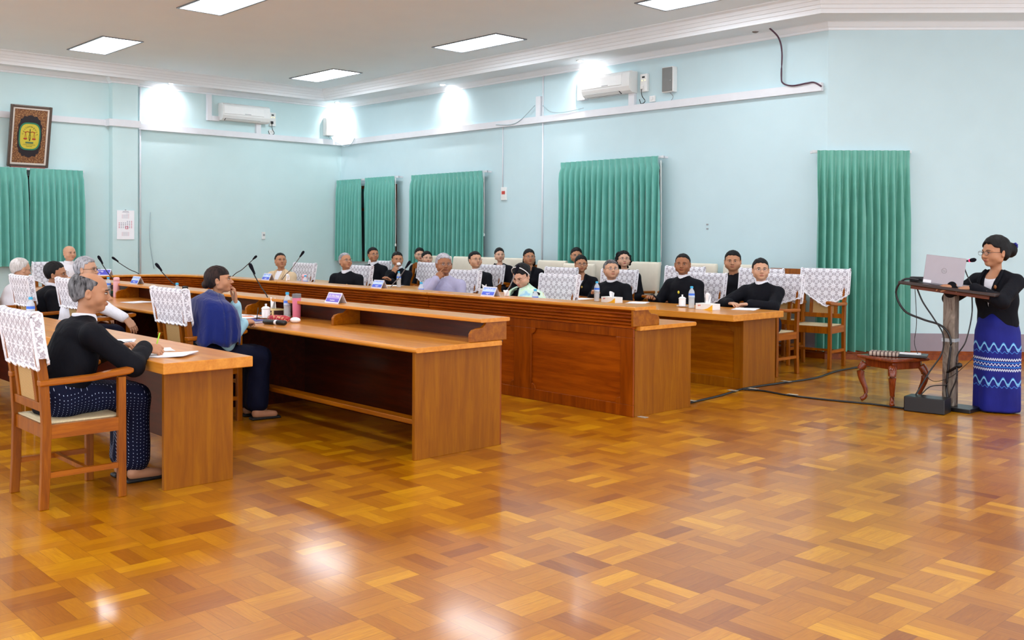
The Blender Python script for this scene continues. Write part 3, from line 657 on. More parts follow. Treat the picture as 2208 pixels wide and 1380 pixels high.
# ---------------------------------------------------------------- chairs (local: faces +y, origin on the floor under the seat centre)
tc = NT('cane_weave', .6, .3); o_ = tc.sep(tc.coord()); q = 90
dots = tc.m('MULTIPLY', tc.m('SINE', tc.m('MULTIPLY', o_[0], 2*math.pi*q)), tc.m('SINE', tc.m('MULTIPLY', tc.m('ADD', o_[2], o_[1]), 2*math.pi*q)))
tc.col(tc.mix(tc.m('GREATER_THAN', dots, .25), srgb(206, 170, 112), srgb(120, 84, 44))); M_cane = tc.mat
M_canew = plain('cane_pale', (214, 196, 156), .6, var=.2, vs=120, bump=.5, bs=150)
def make_chair(lab, h=1.06, grp='wooden armchairs'):
    r = empty('armchair', (0, 0, 0), 0, lab, 'chair', grp); w = .27; dy = -.07
    zs = .46
    for s in (-1, 1):
        x = s*(w-.02)
        pts = [(-.215, 0), (-.205, .2), (-.20, zs), (-.215, .72), (-.262, h-.02)]
        out = [(p[0]-.024, p[1]) for p in pts]+[(p[0]+.024, p[1]) for p in reversed(pts)]
        MB().prism(out, lambda p, t: (x-.019+.038*t, p[0], p[1])).build('leg', M_chair, r, bevel=.004)
        MB().prism([(.19, 0), (.235, 0), (.232, .69), (.188, .69)], lambda p, t: (x-.019+.038*t, p[0], p[1])).build('leg', M_chair, r, bevel=.004)
        arm = [(-.24, .675), (-.10, .678), (.05, .682), (.15, .694), (.25, .702), (.275, .712), (.275, .735), (.25, .742), (.16, .732), (.05, .716), (-.10, .712), (-.24, .71)]
        MB().prism(arm, lambda p, t: (x-.03+.06*t, p[0], p[1])).build('armrest', M_chairH, r, bevel=.008)
        MB().box(x-.014, x+.014, -.19, .20, .17, .20).build('stretcher', M_chairH, r)
        MB().box(x-.016, x+.016, -.185, .20, zs-.075, zs).build('seat_rail', M_chairH, r)
    MB().box(-w+.03, w-.03, .005, .03, .175, .20).build('stretcher', M_chair, r)
    MB().box(-w+.03, w-.03, .195, .23, zs-.075, zs-.001).build('seat_rail', M_chair, r); MB().box(-w+.03, w-.03, -.21, -.18, zs-.075, zs-.001).build('seat_rail', M_chair, r)
    rows = []
    for j in range(9):
        rows.append([(-w+.04+(2*w-.08)*i/8, -.2+.42*j/8, zs+.004-.014*math.sin(math.pi*i/8)*math.sin(math.pi*j/8)) for i in range(9)])
    MB().grid(rows).build('seat', M_canew, r, smooth=True, solid=.008)
    def yb(z): return -.215-.047*(z-.72)/(h-.02-.72) if z > .72 else -.20-.015*(z-zs)/(.72-zs)
    mb = MB()
    def slab(x0, x1, z0, z1, d=.014, mb=mb):
        mb.prism([(yb(z0)-d, z0), (yb(z0)+d, z0), (yb(z1)+d, z1), (yb(z1)-d, z1)], lambda p, t: (x0+(x1-x0)*t, p[0], p[1]))
    slab(-w+.04, w-.04, h-.10, h, .017); slab(-w+.04, w-.04, .53, .58)
    for s in (-1, 1): slab(*(sorted((s*.13, s*.17))), .58, h-.10)
    BF = mb.build('back_frame', M_chair, r, bevel=.003)
    bf = BF; mb = MB(); slab(-.13, .13, .58, h-.10, .004, mb); mb.build('cane_back', M_cane, bf)
    return r
CH = make_chair('x')
# lace chair cover: folded over the back, V tipped in front, short behind
def lace_sheet(h=1.06, tip=.40, back=.27, seed=0, shift=0.0, mat=None, wide=.294, ztop=None):
    rr = random.Random(seed); zt = h+.012
    def yb(z): return -.215-.047*(z-.72)/(h-.02-.72) if z > .72 else -.20
    N = 26; mb = MB(); rows_f = []; us = []
    J = 12; verts = []; uvs = []
    for i in range(N+1):
        u = -1+2*i/N; x = u*wide
        front = .25+(tip-.25)*max(0, 1-abs(u+shift)/(1.0))**.9 + .006*math.sin(i*2.6)
        bk = back+.008*math.sin(i*2.1)
        col = []
        for j in range(J+1):   # front flap from bottom to top
            t = j/J; z = zt-front*(1-t); col.append((x, yb(z)+.03+.006*math.sin(3*u+4*t)*(1-t)+.004*math.sin(17*u)*(1-t), z, z))
        col.append((x, yb(zt)+.012, zt+.01, zt+.02)); col.append((x, yb(zt)-.012, zt+.01, zt+.05))
        for j in range(J+1):
            t = j/J; z = zt-bk*t; col.append((x, yb(z)-.028-.006*math.sin(4*u+2)*t-.004*math.sin(15*u)*t, z, 2*zt-z+.06))
        verts.append(col)
    K = len(verts[0]); vs = [c[:3] for col in verts for c in col]; uv = [(col[k][0]+.5, col[k][3]) for col in verts for k in range(K)]
    fs = [(i*K+j, (i+1)*K+j, (i+1)*K+j+1, i*K+j+1) for i in range(N) for j in range(K-1)]
    for s_ in (-1, 1):       # the sheet also falls down both sides of the back
        n0 = len(vs); K2 = 7
        for k in range(K2):
            z = zt+.008-.25*k/(K2-1)
            for q_, y_ in enumerate((yb(z)+.032, yb(z)+.012, yb(z)-.012, yb(z)-.030)): vs.append((s_*(wide+.003*(q_ in (1, 2))), y_, z)); uv.append((s_*wide+.5+s_*.02*q_, z))
        fs += [(n0+k*4+q_, n0+k*4+q_+1, n0+(k+1)*4+q_+1, n0+(k+1)*4+q_) for k in range(K2-1) for q_ in range(3)]
    me = bpy.data.meshes.new('chair_cover'); me.from_pydata(vs, [], fs); ul = me.uv_layers.new(name='uv')
    for l in me.loops: ul.data[l.index].uv = uv[l.vertex_index]
    me.polygons.foreach_set('use_smooth', [True]*len(fs)); me.materials.append(mat or M_lace)
    mh = MB(); bot = [Vector(verts[i][0][:3]) for i in range(N+1)]; top = [Vector(verts[i][K-1][:3]) for i in range(N+1)]
    mh.tube(bot, .009, 5); mh.tube(top, .009, 5)
    for i in (0, N): mh.tube([Vector(c[:3]) for c in verts[i]], .008, 5)
    return me, mh
LACE = [lace_sheet(seed=1), lace_sheet(seed=2, tip=.42, shift=.15), lace_sheet(seed=3, tip=.34, back=.30, shift=-.1)]
for me, mh in LACE: pass
def lace_cover(loc, rz, lab, v=0, group='white lace chair covers'):
    me, mh = LACE[v]; r = empty('chair_cover', loc, rz, lab, 'chair cover', group)
    if not isinstance(mh, bpy.types.Mesh):
        hm = mh.build('hem', M_lacehem, r, smooth=True); LACE[v] = (me, hm.data)
    else: link(bpy.data.objects.new('hem', mh), r)
    link(bpy.data.objects.new('lace', me), r); return r
def cream_cover(loc, rz, lab):
    """loose cream cloth cover pulled over a chair back"""
    r = empty('chair_cover', loc, rz, lab, 'chair cover', 'plain cream chair covers'); mb = MB(); N = 20; rows = []
    h = 1.075
    for z, e in ((.60, .042), (.70, .046), (.85, .048), (.98, .047), (h-.015, .046), (h+.006, .040), (h+.016, .02)):
        row = []
        for i in range(N+1):
            a = 2*math.pi*i/N; cx, sy = math.cos(a), math.sin(a)
            x = .302*math.copysign(abs(cx)**.22, cx); y = -.225-.05*max(0, (z-.72))/.33+e*math.copysign(abs(sy)**.5, sy)*1.0+.006*math.sin(5*x*9+z*7)
            if z > h: x *= .985
            row.append((x, y, z+.006*math.sin(x*14)*(1 if z < .65 else 0)))
        rows.append(row)
    mb.grid(rows); n = len(mb.v); top = [n-N-1+i for i in range(N)]; mb.f.append(tuple(top)); mb.m.append(0)
    mb.build('cloth', M_cover, r, smooth=True); return r
first_chair = [True]
def chair(x, y, rz, lab, cover=None, clab=None, v=0, h=1.0, grp='wooden armchairs'):
    """x, y: seat centre; rz: 0 faces +y, pi faces -y"""
    if first_chair[0]:
        c = CH; c.location = (x, y, 0); c.rotation_euler = (0, 0, rz); c['label'] = lab; first_chair[0] = False
    else: c = dup(CH, (x, y, 0), rz, lab)
    c.scale = (1, 1, h)
    k = None
    if cover == 'lace': k = lace_cover((x, y, 0), rz, clab, v)
    if cover == 'cream': k = cream_cover((x, y, 0), rz, clab)
    if k: k.scale = (1, 1, h)
    return c
PI = math.pi
# near side rows, facing +y
chair(-5.86, 2.02, 0, 'near armchair with side stretcher carrying the man who writes', 'lace', 'lace cover at the lower left edge behind the writing man', 2)
chair(-7.53, 3.64, 0, 'armchair with cane back under the woman in the navy shawl', 'lace', 'lace cover right behind the woman in the navy shawl', 0)
chair(-9.70, 3.62, 0, 'armchair whose long arm runs beside the grey haired man in glasses', 'lace', 'narrow lace cover behind the head of the writing man', 0)
chair(-10.72, 3.50, 0, 'armchair behind the man leaning in a black jacket', 'lace', 'lace cover behind the leaning man in black', 2)
chair(-11.95, 3.50, 0, 'armchair at the left edge under the white haired man')
chair(-15.45, 5.20, -PI/2, 'armchair of the bald man at the end of the U', 'lace', 'small lace cover behind the bald man', 0)
# far side row behind the ribbed desk
for (x, lab, cl, v) in [(-13.2, 'armchair of the man in the cream jacket', 'lace cover beside the man in the cream jacket', 0),
                        (-11.72, 'armchair of the old man in black with a gold pin', 'lace cover behind the old man with a gold pin', 1),
                        (-9.42, 'armchair of the lavender shirted man', 'lace cover behind the shoulder of the lavender shirted man', 2),
                        (-7.76, 'armchair of the woman in the pale green scarf', 'rumpled lace cover behind the woman in the pale green scarf', 1)]:
    chair(x, 7.83, PI, lab, 'lace', cl, v)
# back row with lace
for (x, y, lab, cl, v, h) in [(-13.80, 9.68, 'armchair of the man with short hair and glasses below the first curtain', 'lace cover behind the man below the window gap', 0, 1),
        (-12.42, 9.68, 'empty looking armchair between tissue man and lavender man', 'square lace cover in front of the young woman seated left of the second curtain', 1, 1),
        (-10.98, 9.68, 'armchair of the man in glasses left of the woman in a white blouse', 'lace cover right of the man in glasses under the second curtain', 0, 1),
        (-9.50, 9.68, 'empty armchair directly behind the scarf woman chair', 'lace cover just above the rumpled one', 0, 1),
        (-8.44, 9.68, 'armchair of the stout man in glasses', 'lace cover behind the stout man in glasses', 1, 1),
        (-7.66, 10.05, 'empty armchair left of the man with slicked hair', 'tall lace cover left of the man with slicked hair', 2, 1.05),
        (-7.08, 9.68, 'armchair of the man with slicked hair and yellow badge', 'lace cover right of the man with slicked hair', 1, 1),
        (-6.64, 10.22, 'empty armchair left of the man in glasses at the table end', 'tall lace cover left of the man in glasses at the table end', 0, 1.05),
        (-6.02, 9.62, 'armchair of the man in glasses at the table end', 'lace cover behind the man in glasses at the table end', 2, 1.02)]:
    chair(x, y, PI, lab, 'lace', cl, v, h)
chair(-13.0, 10.0, PI, 'armchair of the man holding a tissue')
# wall row with cream covers
for (x, lab, cl) in [(-13.55, 'armchair by the wall for the woman in glasses left of the second curtain', 'cream cover left of the lavender man head'),
        (-12.9, 'armchair by the wall for the young woman left of the lavender man', 'cream cover close above the lavender man hair'),
        (-12.2, 'empty wall row armchair under the second curtain', 'cream cover right of the man in glasses under the second curtain'),
        (-11.6, 'armchair by the wall for the woman in a white blouse and blazer', 'cream cover behind the woman in a white blouse and blazer'),
        (-9.86, 'armchair by the wall for the woman half hidden at the third curtain', 'cream cover left under the third curtain'),
        (-8.98, 'armchair by the wall for the curly haired woman', 'cream cover right of the curly haired woman'),
        (-8.02, 'armchair by the wall behind the man with slicked hair', 'cream cover right behind the man with slicked hair'),
        (-7.3, 'armchair by the wall for the round faced person', 'cream cover right of the round faced person')]:
    chair(x, 10.83, PI, lab, 'cream', cl, h=1.06)
chair(-10.5, 10.52, PI, 'armchair for the woman in glasses above the scarf woman', 'cream', 'cream cover right of the woman above the scarf woman', h=1.05)
chair(-11.05, 10.86, PI, 'wall row armchair of the almost hidden dark haired person')
chair(-9.62, 10.35-.18, PI, 'second row armchair for the woman in glasses and blazer', 'cream', 'cream cover left of the woman in glasses and blazer', h=1.03)
chair(-6.68, 10.86, PI, 'empty cane backed armchair without a cover by the floor length curtain', h=1.06)
chair(-5.98, 10.62, PI+.12, 'empty armchair beside the floor length curtain', 'lace', 'lace cover with a long pointed tip on the empty armchair by the curtain', 1, 1.06)
# ---------------------------------------------------------------- people: smooth implicit surfaces turned into meshes
A_ = lambda *p: np.array(p, float)
def nrm(v): v = np.asarray(v, float); return v/max(1e-9, np.linalg.norm(v))
class Field:
    def __init__(s, lo, hi, h):
        s.lo = np.asarray(lo, float)-2*h; s.h = h; s.n = np.maximum(4, np.ceil((np.asarray(hi, float)+2*h-s.lo)/h).astype(int)+1)
        s.V = np.full(s.n, .5, np.float32)
    def sub(s, lo, hi):
        a = np.clip(np.floor((lo-s.lo)/s.h).astype(int), 0, s.n-1); b = np.clip(np.ceil((hi-s.lo)/s.h).astype(int)+1, 1, s.n)
        if np.any(b <= a): return None, None
        g = [s.lo[i]+s.h*np.arange(a[i], b[i]) for i in range(3)]
        return (slice(a[0], b[0]), slice(a[1], b[1]), slice(a[2], b[2])), np.meshgrid(*g, indexing='ij', sparse=True)
    def op(s, fn, lo, hi, k=.01, mode='u', pad=None):
        pad = (k+3*s.h) if pad is None else pad
        sl, P = s.sub(np.asarray(lo)-pad, np.asarray(hi)+pad)
        if sl is None: return s
        d = fn(*P); a = s.V[sl]
        if mode == 'u':
            q = np.clip(k-np.abs(a-d), 0, None); s.V[sl] = np.minimum(a, d)-q*q/(4*k)
        else:   # subtract / intersect-with-complement
            d = -d; q = np.clip(k-np.abs(a-d), 0, None); s.V[sl] = np.maximum(a, d)+q*q/(4*k)
        return s
    def cap(s, a, b, ra, rb=None, k=.01, mode='u', sx=1.0, cx=0.0):
        a, b = np.asarray(a, float), np.asarray(b, float); rb = ra if rb is None else rb
        d = b-a; L2 = max(1e-9, d@d); R = max(ra, rb)
        def fn(x, y, z):
            X = (x-a[0]) if sx == 1.0 else (x-a[0])/sx
            t = np.clip((X*d[0]+(y-a[1])*d[1]+(z-a[2])*d[2])/L2, 0, 1)
            return np.sqrt((X-t*d[0])**2+(y-a[1]-t*d[1])**2+(z-a[2]-t*d[2])**2)-(ra+(rb-ra)*t)
        lo, hi = np.minimum(a, b)-R*A_(sx, 1, 1), np.maximum(a, b)+R*A_(sx, 1, 1)
        return s.op(fn, lo, hi, k, mode)
    def ell(s, c, r, k=.01, mode='u', R=None):
        c, r = np.asarray(c, float), np.asarray(r, float)
        def fn(x, y, z):
            X, Y, Z = x-c[0], y-c[1], z-c[2]
            if R is not None: X, Y, Z = R[0, 0]*X+R[1, 0]*Y+R[2, 0]*Z, R[0, 1]*X+R[1, 1]*Y+R[2, 1]*Z, R[0, 2]*X+R[1, 2]*Y+R[2, 2]*Z
            k0 = np.sqrt((X/r[0])**2+(Y/r[1])**2+(Z/r[2])**2); k1 = np.sqrt((X/r[0]**2)**2+(Y/r[1]**2)**2+(Z/r[2]**2)**2)
            return k0*(k0-1)/np.maximum(k1, 1e-6)
        m = max(r) if R is not None else r
        return s.op(fn, c-m, c+m, k, mode)
    def plane(s, p, n, k=.01, lo=None, hi=None):
        """remove everything on the n side"""
        p, n = np.asarray(p, float), nrm(n)
        fn = lambda x, y, z: -((x-p[0])*n[0]+(y-p[1])*n[1]+(z-p[2])*n[2])
        return s.op(fn, s.lo if lo is None else lo, (s.lo+s.h*s.n) if hi is None else hi, k, 's', 0)
    def mesh(s):
        V = s.V; V[0], V[-1] = .5, .5; V[:, 0], V[:, -1] = .5, .5; V[:, :, 0], V[:, :, -1] = .5, .5
        neg = V < 0; nx, ny, nz = V.shape
        cnt = np.zeros((nx-1, ny-1, nz-1), np.int8)
        for c in np.ndindex(2, 2, 2): cnt += neg[c[0]:nx-1+c[0], c[1]:ny-1+c[1], c[2]:nz-1+c[2]]
        act = (cnt > 0) & (cnt < 8); idx = np.argwhere(act)
        if len(idx) == 0: return np.zeros((0, 3)), np.zeros((0, 4), int)
        vid = np.full(act.shape, -1, np.int32); vid[act] = np.arange(len(idx))
        acc = np.zeros((len(idx), 3)); ct = np.zeros(len(idx))
        for c0 in np.ndindex(2, 2, 2):
            for ax in range(3):
                if c0[ax]: continue
                c1 = list(c0); c1[ax] = 1
                a = V[idx[:, 0]+c0[0], idx[:, 1]+c0[1], idx[:, 2]+c0[2]]; b = V[idx[:, 0]+c1[0], idx[:, 1]+c1[1], idx[:, 2]+c1[2]]
                m = (a < 0) != (b < 0); t = np.where(m, a/np.where(a == b, 1, a-b), 0)
                p = np.tile(np.array(c0, float), (len(idx), 1)); p[:, ax] += t; acc[m] += p[m]; ct += m
        vs = s.lo+s.h*(idx+acc/ct[:, None]); F = []
        for ax in range(3):
            o1, o2 = [(1, 2), (2, 0), (0, 1)][ax]
            sl0 = [slice(1, -1)]*3; sl0[ax] = slice(0, -1); sl1 = list(sl0); sl1[ax] = slice(1, None)
            a, b = neg[tuple(sl0)], neg[tuple(sl1)]; e = np.argwhere(a != b)
            if not len(e): continue
            off = np.ones(3, int); off[ax] = 0; e = e+off; sgn = neg[e[:, 0], e[:, 1], e[:, 2]]
            def g(d1, d2):
                q = e.copy(); q[:, o1] += d1; q[:, o2] += d2; return vid[q[:, 0], q[:, 1], q[:, 2]]
            f = np.stack([g(-1, -1), g(0, -1), g(0, 0), g(-1, 0)], 1); f[~sgn] = f[~sgn][:, ::-1]; F.append(f)
        return vs, np.concatenate(F)
def relax(v, f, it=2, w=.5):
    if len(v) == 0: return v
    e = np.concatenate([f[:, [0, 1]], f[:, [1, 2]], f[:, [2, 3]], f[:, [3, 0]]]); 
    for _ in range(it):
        acc = np.zeros_like(v); ct = np.zeros(len(v))
        np.add.at(acc, e[:, 0], v[e[:, 1]]); np.add.at(ct, e[:, 0], 1)
        v = v*(1-w)+w*acc/np.maximum(ct, 1)[:, None]
    return v
def np_obj(name, parts, mats, parent, smooth=True, label=None):
    """parts: list of (verts, faces, material index)"""
    vs, fs, mi, n = [], [], [], 0
    for v, f, m_ in parts:
        if len(v) == 0: continue
        vs.append(v); fs.append(f+n); mi.append(np.full(len(f), m_)); n += len(v)
    vs = np.concatenate(vs).astype(np.float32); fs = np.concatenate(fs).astype(np.int32); mi = np.concatenate(mi).astype(np.int32)
    me = bpy.data.meshes.new(name); me.vertices.add(len(vs)); me.vertices.foreach_set('co', vs.ravel())
    me.loops.add(fs.size); me.loops.foreach_set('vertex_index', fs.ravel()); me.polygons.add(len(fs))
    me.polygons.foreach_set('loop_start', np.arange(0, fs.size, 4, dtype=np.int32))
    try: me.polygons.foreach_set('loop_total', np.full(len(fs), 4, np.int32))
    except Exception: pass
    for m_ in (mats if isinstance(mats, (list, tuple)) else [mats]): me.materials.append(m_)
    me.polygons.foreach_set('material_index', mi); me.polygons.foreach_set('use_smooth', np.full(len(fs), smooth))
    me.update(calc_edges=True); me.validate()
    o = bpy.data.objects.new(name, me); link(o, parent)
    if label: o['label'] = label
    return o
def rotm(yaw=0, pitch=0, roll=0):
    """yaw about z (+ = turn left), pitch about x (+ = chin up), roll about y"""
    y, p, r = map(math.radians, (yaw, pitch, roll))
    Rz = np.array([[math.cos(y), -math.sin(y), 0], [math.sin(y), math.cos(y), 0], [0, 0, 1]])
    Rx = np.array([[1, 0, 0], [0, math.cos(p), -math.sin(p)], [0, math.sin(p), math.cos(p)]])
    Ry = np.array([[math.cos(r), 0, math.sin(r)], [0, 1, 0], [-math.sin(r), 0, math.cos(r)]])
    return Rz@Rx@Ry
def skin_mat(tone):
    nm_ = 'skin_%d_%d_%d' % tone
    if nm_ in MATS: return MATS[nm_]
    t = NT(nm_, .5, .4); c = srgb(*tone)
    d = (c[0]*.90, c[1]*.83, c[2]*.80, 1); t.col(t.mix(t.noise(22, 3), d, c))
    t.b.inputs['Subsurface Weight'].default_value = .08; t.b.inputs['Subsurface Radius'].default_value = (.02, .008, .004)
    t.bump(t.noise(180, 2), .08, .001); MATS[nm_] = t.mat; return t.mat
def cloth_mat(name, rgb, rough=.8, fold=.5, fs=9, sheen=.0):
    if name in MATS: return MATS[name]
    t = NT(name, rough, .15); c = srgb(*rgb); t.col(t.mix(t.noise(9), tuple(x*.85 for x in c[:3])+(1,), c))
    t.bump(t.noise(fs, 3, .45, v=t.mapv((1, 1, .55)), dist=1.2), fold, .025); t.b.inputs['Sheen Weight'].default_value = sheen
    MATS[name] = t.mat; return t.mat
def hair_mat(name, rgb, grey=None, amt=.5):
    if name in MATS: return MATS[name]
    t = NT(name, .62, .22); v = t.mapv((90, 90, 16)); n1 = t.noise(1, 3, .6, v)
    c = srgb(*rgb); g = srgb(*grey) if grey else tuple(min(1, x*2.2+.006) for x in c[:3])+(1,)
    n2 = t.noise(14, 2); f = t.m('ADD', t.m('MULTIPLY', n1, .6), t.m('MULTIPLY', n2, .4))
    t.col(t.ramp(f, [(.5-.25*amt-.02, c), (.5+.25*(1-amt)+.02, g)])); t.bump(n1, .7, .004); MATS[name] = t.mat; return t.mat
H_black = hair_mat('hair_black', (9, 8, 9), (26, 24, 26), .3); H_grey = hair_mat('hair_grey', (84, 84, 88), (190, 190, 196), .6)
H_salt = hair_mat('hair_salt', (34, 32, 34), (138, 136, 138), .42); H_white = hair_mat('hair_white', (170, 162, 156), (226, 222, 220), .6)
H_silver = hair_mat('hair_silver', (120, 118, 124), (206, 204, 212), .6); H_brown = hair_mat('hair_brown', (16, 9, 9), (60, 40, 34), .35)
M_eye = plain('eye_white', (198, 188, 180), .25, .5, var=.02); M_iris = plain('eye_dark', (22, 12, 8), .12, .6)
M_brow = plain('eyebrow_hair', (30, 22, 20), .7); M_browg = plain('eyebrow_grey', (110, 104, 104), .7); M_lid = plain('eyelash', (34, 20, 16), .6)
def lens_mat():
    t = NT('spectacle_lens', .03, .5); t.col(srgb(235, 240, 245)); t.b.inputs['Alpha'].default_value = .07; MATS['spectacle_lens'] = t.mat; return t.mat
M_lens = lens_mat(); M_wire = plain('glasses_metal', (120, 108, 96), .25, .5, .9); M_rim = plain('glasses_dark', (40, 20, 16), .25, .6)
SK = {'l': (206, 160, 130), 'm': (188, 136, 102), 'd': (160, 108, 74), 'p': (216, 172, 146)}
def head_mesh(h, P, neck, nr):
    """head in its own frame: chin at z=0, face +y, crown at z about .225"""
    w, jw, fat = P.get('w', 1)*1.09, P.get('jw', 1)*1.12, P.get('fat', 1)*1.02
    lo = np.minimum(A_(-.11, -.13, -.03), np.asarray(neck)-nr); hi = np.maximum(A_(.11, .14, .24), np.asarray(neck)+nr)
    F = Field(lo, hi, h)
    F.ell((0, -.012, .142), (.074*w, .096, .086), .02)
    F.ell((0, .012, .10), (.066*w, .074, .080), .02)
    F.ell((0, .030, .056), (.050*jw*fat, .052, .055), .025)
    F.ell((0, .058, .020), (.024*jw, .024, .020), .022)          # chin
    for s in (-1, 1):
        F.ell((s*.040*w*fat, .050, .078), (.026*fat, .026, .030), .02)     # cheek
        F.cap((s*.016, .082, .131), (s*.044*w, .068, .134), .008, .007, .014)   # brow ridge
        F.ell((s*.031, .096, .116), (.017, .014, .010), .012, 's')        # eye socket
        F.cap((s*.052*jw, .005, .05), (s*.056*w, -.005, .09), .022, .02, .02)   # jaw angle
        F.ell((s*.0115, .095, .078), (.0095, .010, .0075), .006)          # nostril wing
    F.cap((0, .084, .122), (0, .103, .086), .0068, .0105, .012)     # nose bridge to tip
    F.ell((0, .107, .082), (.0105, .0105, .0095), .007)
    F.ell((0, .084, .0545), (.024, .0125, .0075), .007); F.ell((0, .083, .0455), (.020, .012, .0075), .007)   # lips
    F.cap((-.022, .0975, .050), (.022, .0975, .050), .0016, .0016, .003, 's')
    F.cap((0, -.008, .06), neck, P.get('nk0', .047)*fat, nr, .028)
    for s in (-1, 1):
        R = rotm(s*-18, 0, s*8)
        F.ell((s*.078*w, -.004, .104), (.008, .019, .031), .006, R=R)
        F.ell((s*.080*w, -.001, .086), (.007, .011, .012), .006)
        F.ell((s*.0875*w, .003, .107), (.006, .010, .017), .004, 's', R=R)
    return F.mesh()
def hair_mesh(h, P):
    w = P.get('w', 1)*1.09; ty = P['hair']; t = P.get('ht', .012); rec = P.get('rec', 0)
    F = Field((-.14, -.19, -.12), (.14, .13, .27), h)
    F.ell((0, -.020, .147), (.0745*w+t*P.get('sd', .55), .0955+t, .087+t*1.55), .02); F.ell((0, -.020, .10), (.066*w+t*.6, .083+t*.6, .075), .02)
    if ty in ('bob',):
        F.ell((0, -.03, .09), (.092*w, .085, .12), .03); F.ell((0, -.045, .03), (.095*w, .075, .09), .03)
    if ty == 'curly':
        rr = random.Random(5)
        F.ell((0, -.03, .10), (.098, .09, .13), .03)
        for _ in range(60):
            a = rr.uniform(0, 2*math.pi); z = rr.uniform(-.03, .22); r = .1*(1-((z-.1)/.17)**2*.6); F.ell((r*math.cos(a), -.03+r*math.sin(a)*.95, z), (.024, .024, .024), .01)
    y0, z0 = .080-rec*.5, .203+rec*.3   # front hairline
    if ty == 'fringe': y0, z0 = .10, .150
    n = nrm((0, .76, -.65)); yl = P.get('side', .020)
    ang = P.get('ang', 0.76)
    n = nrm((0, ang, -.62))
    fr = P.get('wid', .0)
    def fn(x, y, z):
        g = ((y-y0)*n[1]+(z-z0)*n[2])-fr*0
        a1 = g+(.45*np.clip(np.abs(x+.006)-.022, 0, .026) if ty == 'short' else 0)-(.30*np.clip(np.abs(x)-.045*w, 0, None) if ty != 'fringe' else 0)+.004*np.sin(x*150)
        keepfront = y-(yl+.0)              # sideburn line below the temple
        lowz = (z-(.135))
        side = np.maximum(keepfront, -(z-.15))*1.0
        return -np.maximum(a1, -9)
    F.op(fn, F.lo, F.lo+F.h*F.n, .005, 's', 0)
    F.op(lambda x, y, z: -np.maximum(np.minimum((y-yl)*1.0, (.168 if ty == 'short' else .155)-z), -9)+0*x, F.lo, F.lo+F.h*F.n, .008, 's', 0)
    if ty in ('short', 'bald', 'bun', 'fringe'):
        zb = P.get('nape', .035); m = nrm((0, .50, -.87))
        F.op(lambda x, y, z: -((y-yl)*m[1]+(z-(zb+.06))*m[2])+0*x, F.lo, F.lo+F.h*F.n, .008, 's', 0)
        for s in (-1, 1): F.ell((s*.086*w, -.004, .10), (.022, .016, .028), .006, 's')
    if ty == 'bald' : 
        F.ell((0, .04, .235), (.075*w, .13, .075), .012, 's')
    if ty in ('bun', 'fringe'):
        bx, by, bz, br = P.get('bun', (0, -.125, .12, .045)); F.ell((bx, by, bz), (br, br*.85, br*1.05), .012)
    if P.get('part'): F.cap((P['part'], .10, .235), (P['part'], -.06, .26), .012, .012, .01, 's')
    return F.mesh()
def strand(v, amp, sc=140):
    """break up a hair surface with locks"""
    q = np.sin(v[:, 0]*sc+2*np.sin(v[:, 2]*40))*np.sin(v[:, 1]*sc*.8+v[:, 2]*25)
    c = v.mean(0); d = v-c; d /= np.maximum(1e-6, np.linalg.norm(d, axis=1))[:, None]; return v+d*(amp*q)[:, None]
def hand_mesh(h, side, curl=(20, 25, 20), thumb=0, s=1.0, curls=None, spread=4, tcurl=0):
    """hand: wrist at 0, fingers +x, back of hand +z, thumb on +y for the right hand (side=1)"""
    F = Field((-.12, -.085, -.12), (.21, .085, .05), h)
    F.cap((-.03, 0, 0), (-.02, 0, 0), .0235, .0235, .01, sx=1); F.cap((-.02, .006, 0), (-.02, -.006, 0), .021, .021, .012)
    kn = [(.088, .031), (.092, .0105), (.088, -.0105), (.080, -.030)]; L = [.070, .078, .072, .056]
    for (x, y), r in zip(kn, (.0125, .0125, .012, .011)): F.cap((0, y*.62, -.002), (x, y, 0), .0175, r, .014)
    F.cap((.015, .018, -.008), (.05, .034, -.010), .019, .014, .014)
    for i, ((x, y), l) in enumerate(zip(kn, L)):
        c = curls[i] if curls else curl; a = 0; p = A_(x, y, 0); sp = math.radians(spread*(1.5-i)); r = (.0098, .0102, .0096, .0086)[i]
        for j, fr_ in enumerate((.46, .30, .24)):
            a += math.radians(c[j]); d = A_(math.cos(a)*math.cos(sp), math.cos(a)*math.sin(sp), -math.sin(a)); q = p+d*l*fr_
            F.cap(p, q, r*(1-.08*j), r*(1-.08*(j+1)), .004); p = q
    t0 = A_(.022, .028, -.010); t1 = t0+A_(.030, .024-.006*thumb, -.006-.010*thumb); t2 = t1+nrm((.8, .35-.5*thumb, -.2-.4*thumb))*.030; t3 = t2+nrm((.95, .05-.5*thumb, -.2-.4*thumb-.3*tcurl))*.025
    F.cap(t0, t1, .0155, .0125, .012); F.cap(t1, t2, .012, .0108, .005); F.cap(t2, t3, .0108, .0088, .004)
    v, f = F.mesh(); v = v*s
    if side < 0: v = v*A_(1, -1, 1); f = f[:, ::-1]
    return v, f
def frame(x, up):
    x = nrm(x); z = np.asarray(up, float); z = nrm(z-x*(z@x)); y = np.cross(z, x); return np.stack([x, y, z], 1)
def ik(S, Wt, l1, l2, pole):
    d = Wt-S; L = min(np.linalg.norm(d), (l1+l2)*.995); dn = nrm(d); Wt = S+dn*L
    a = (l1*l1-l2*l2+L*L)/(2*L); hh = math.sqrt(max(0, l1*l1-a*a)); p = np.asarray(pole, float); p = nrm(p-dn*(p@dn))
    return S+dn*a+p*hh, Wt
C_black = cloth_mat('jacket_black', (13, 14, 22), .75, .6); C_navy = cloth_mat('shawl_navy', (20, 36, 108), .85, .5, 12, .3)
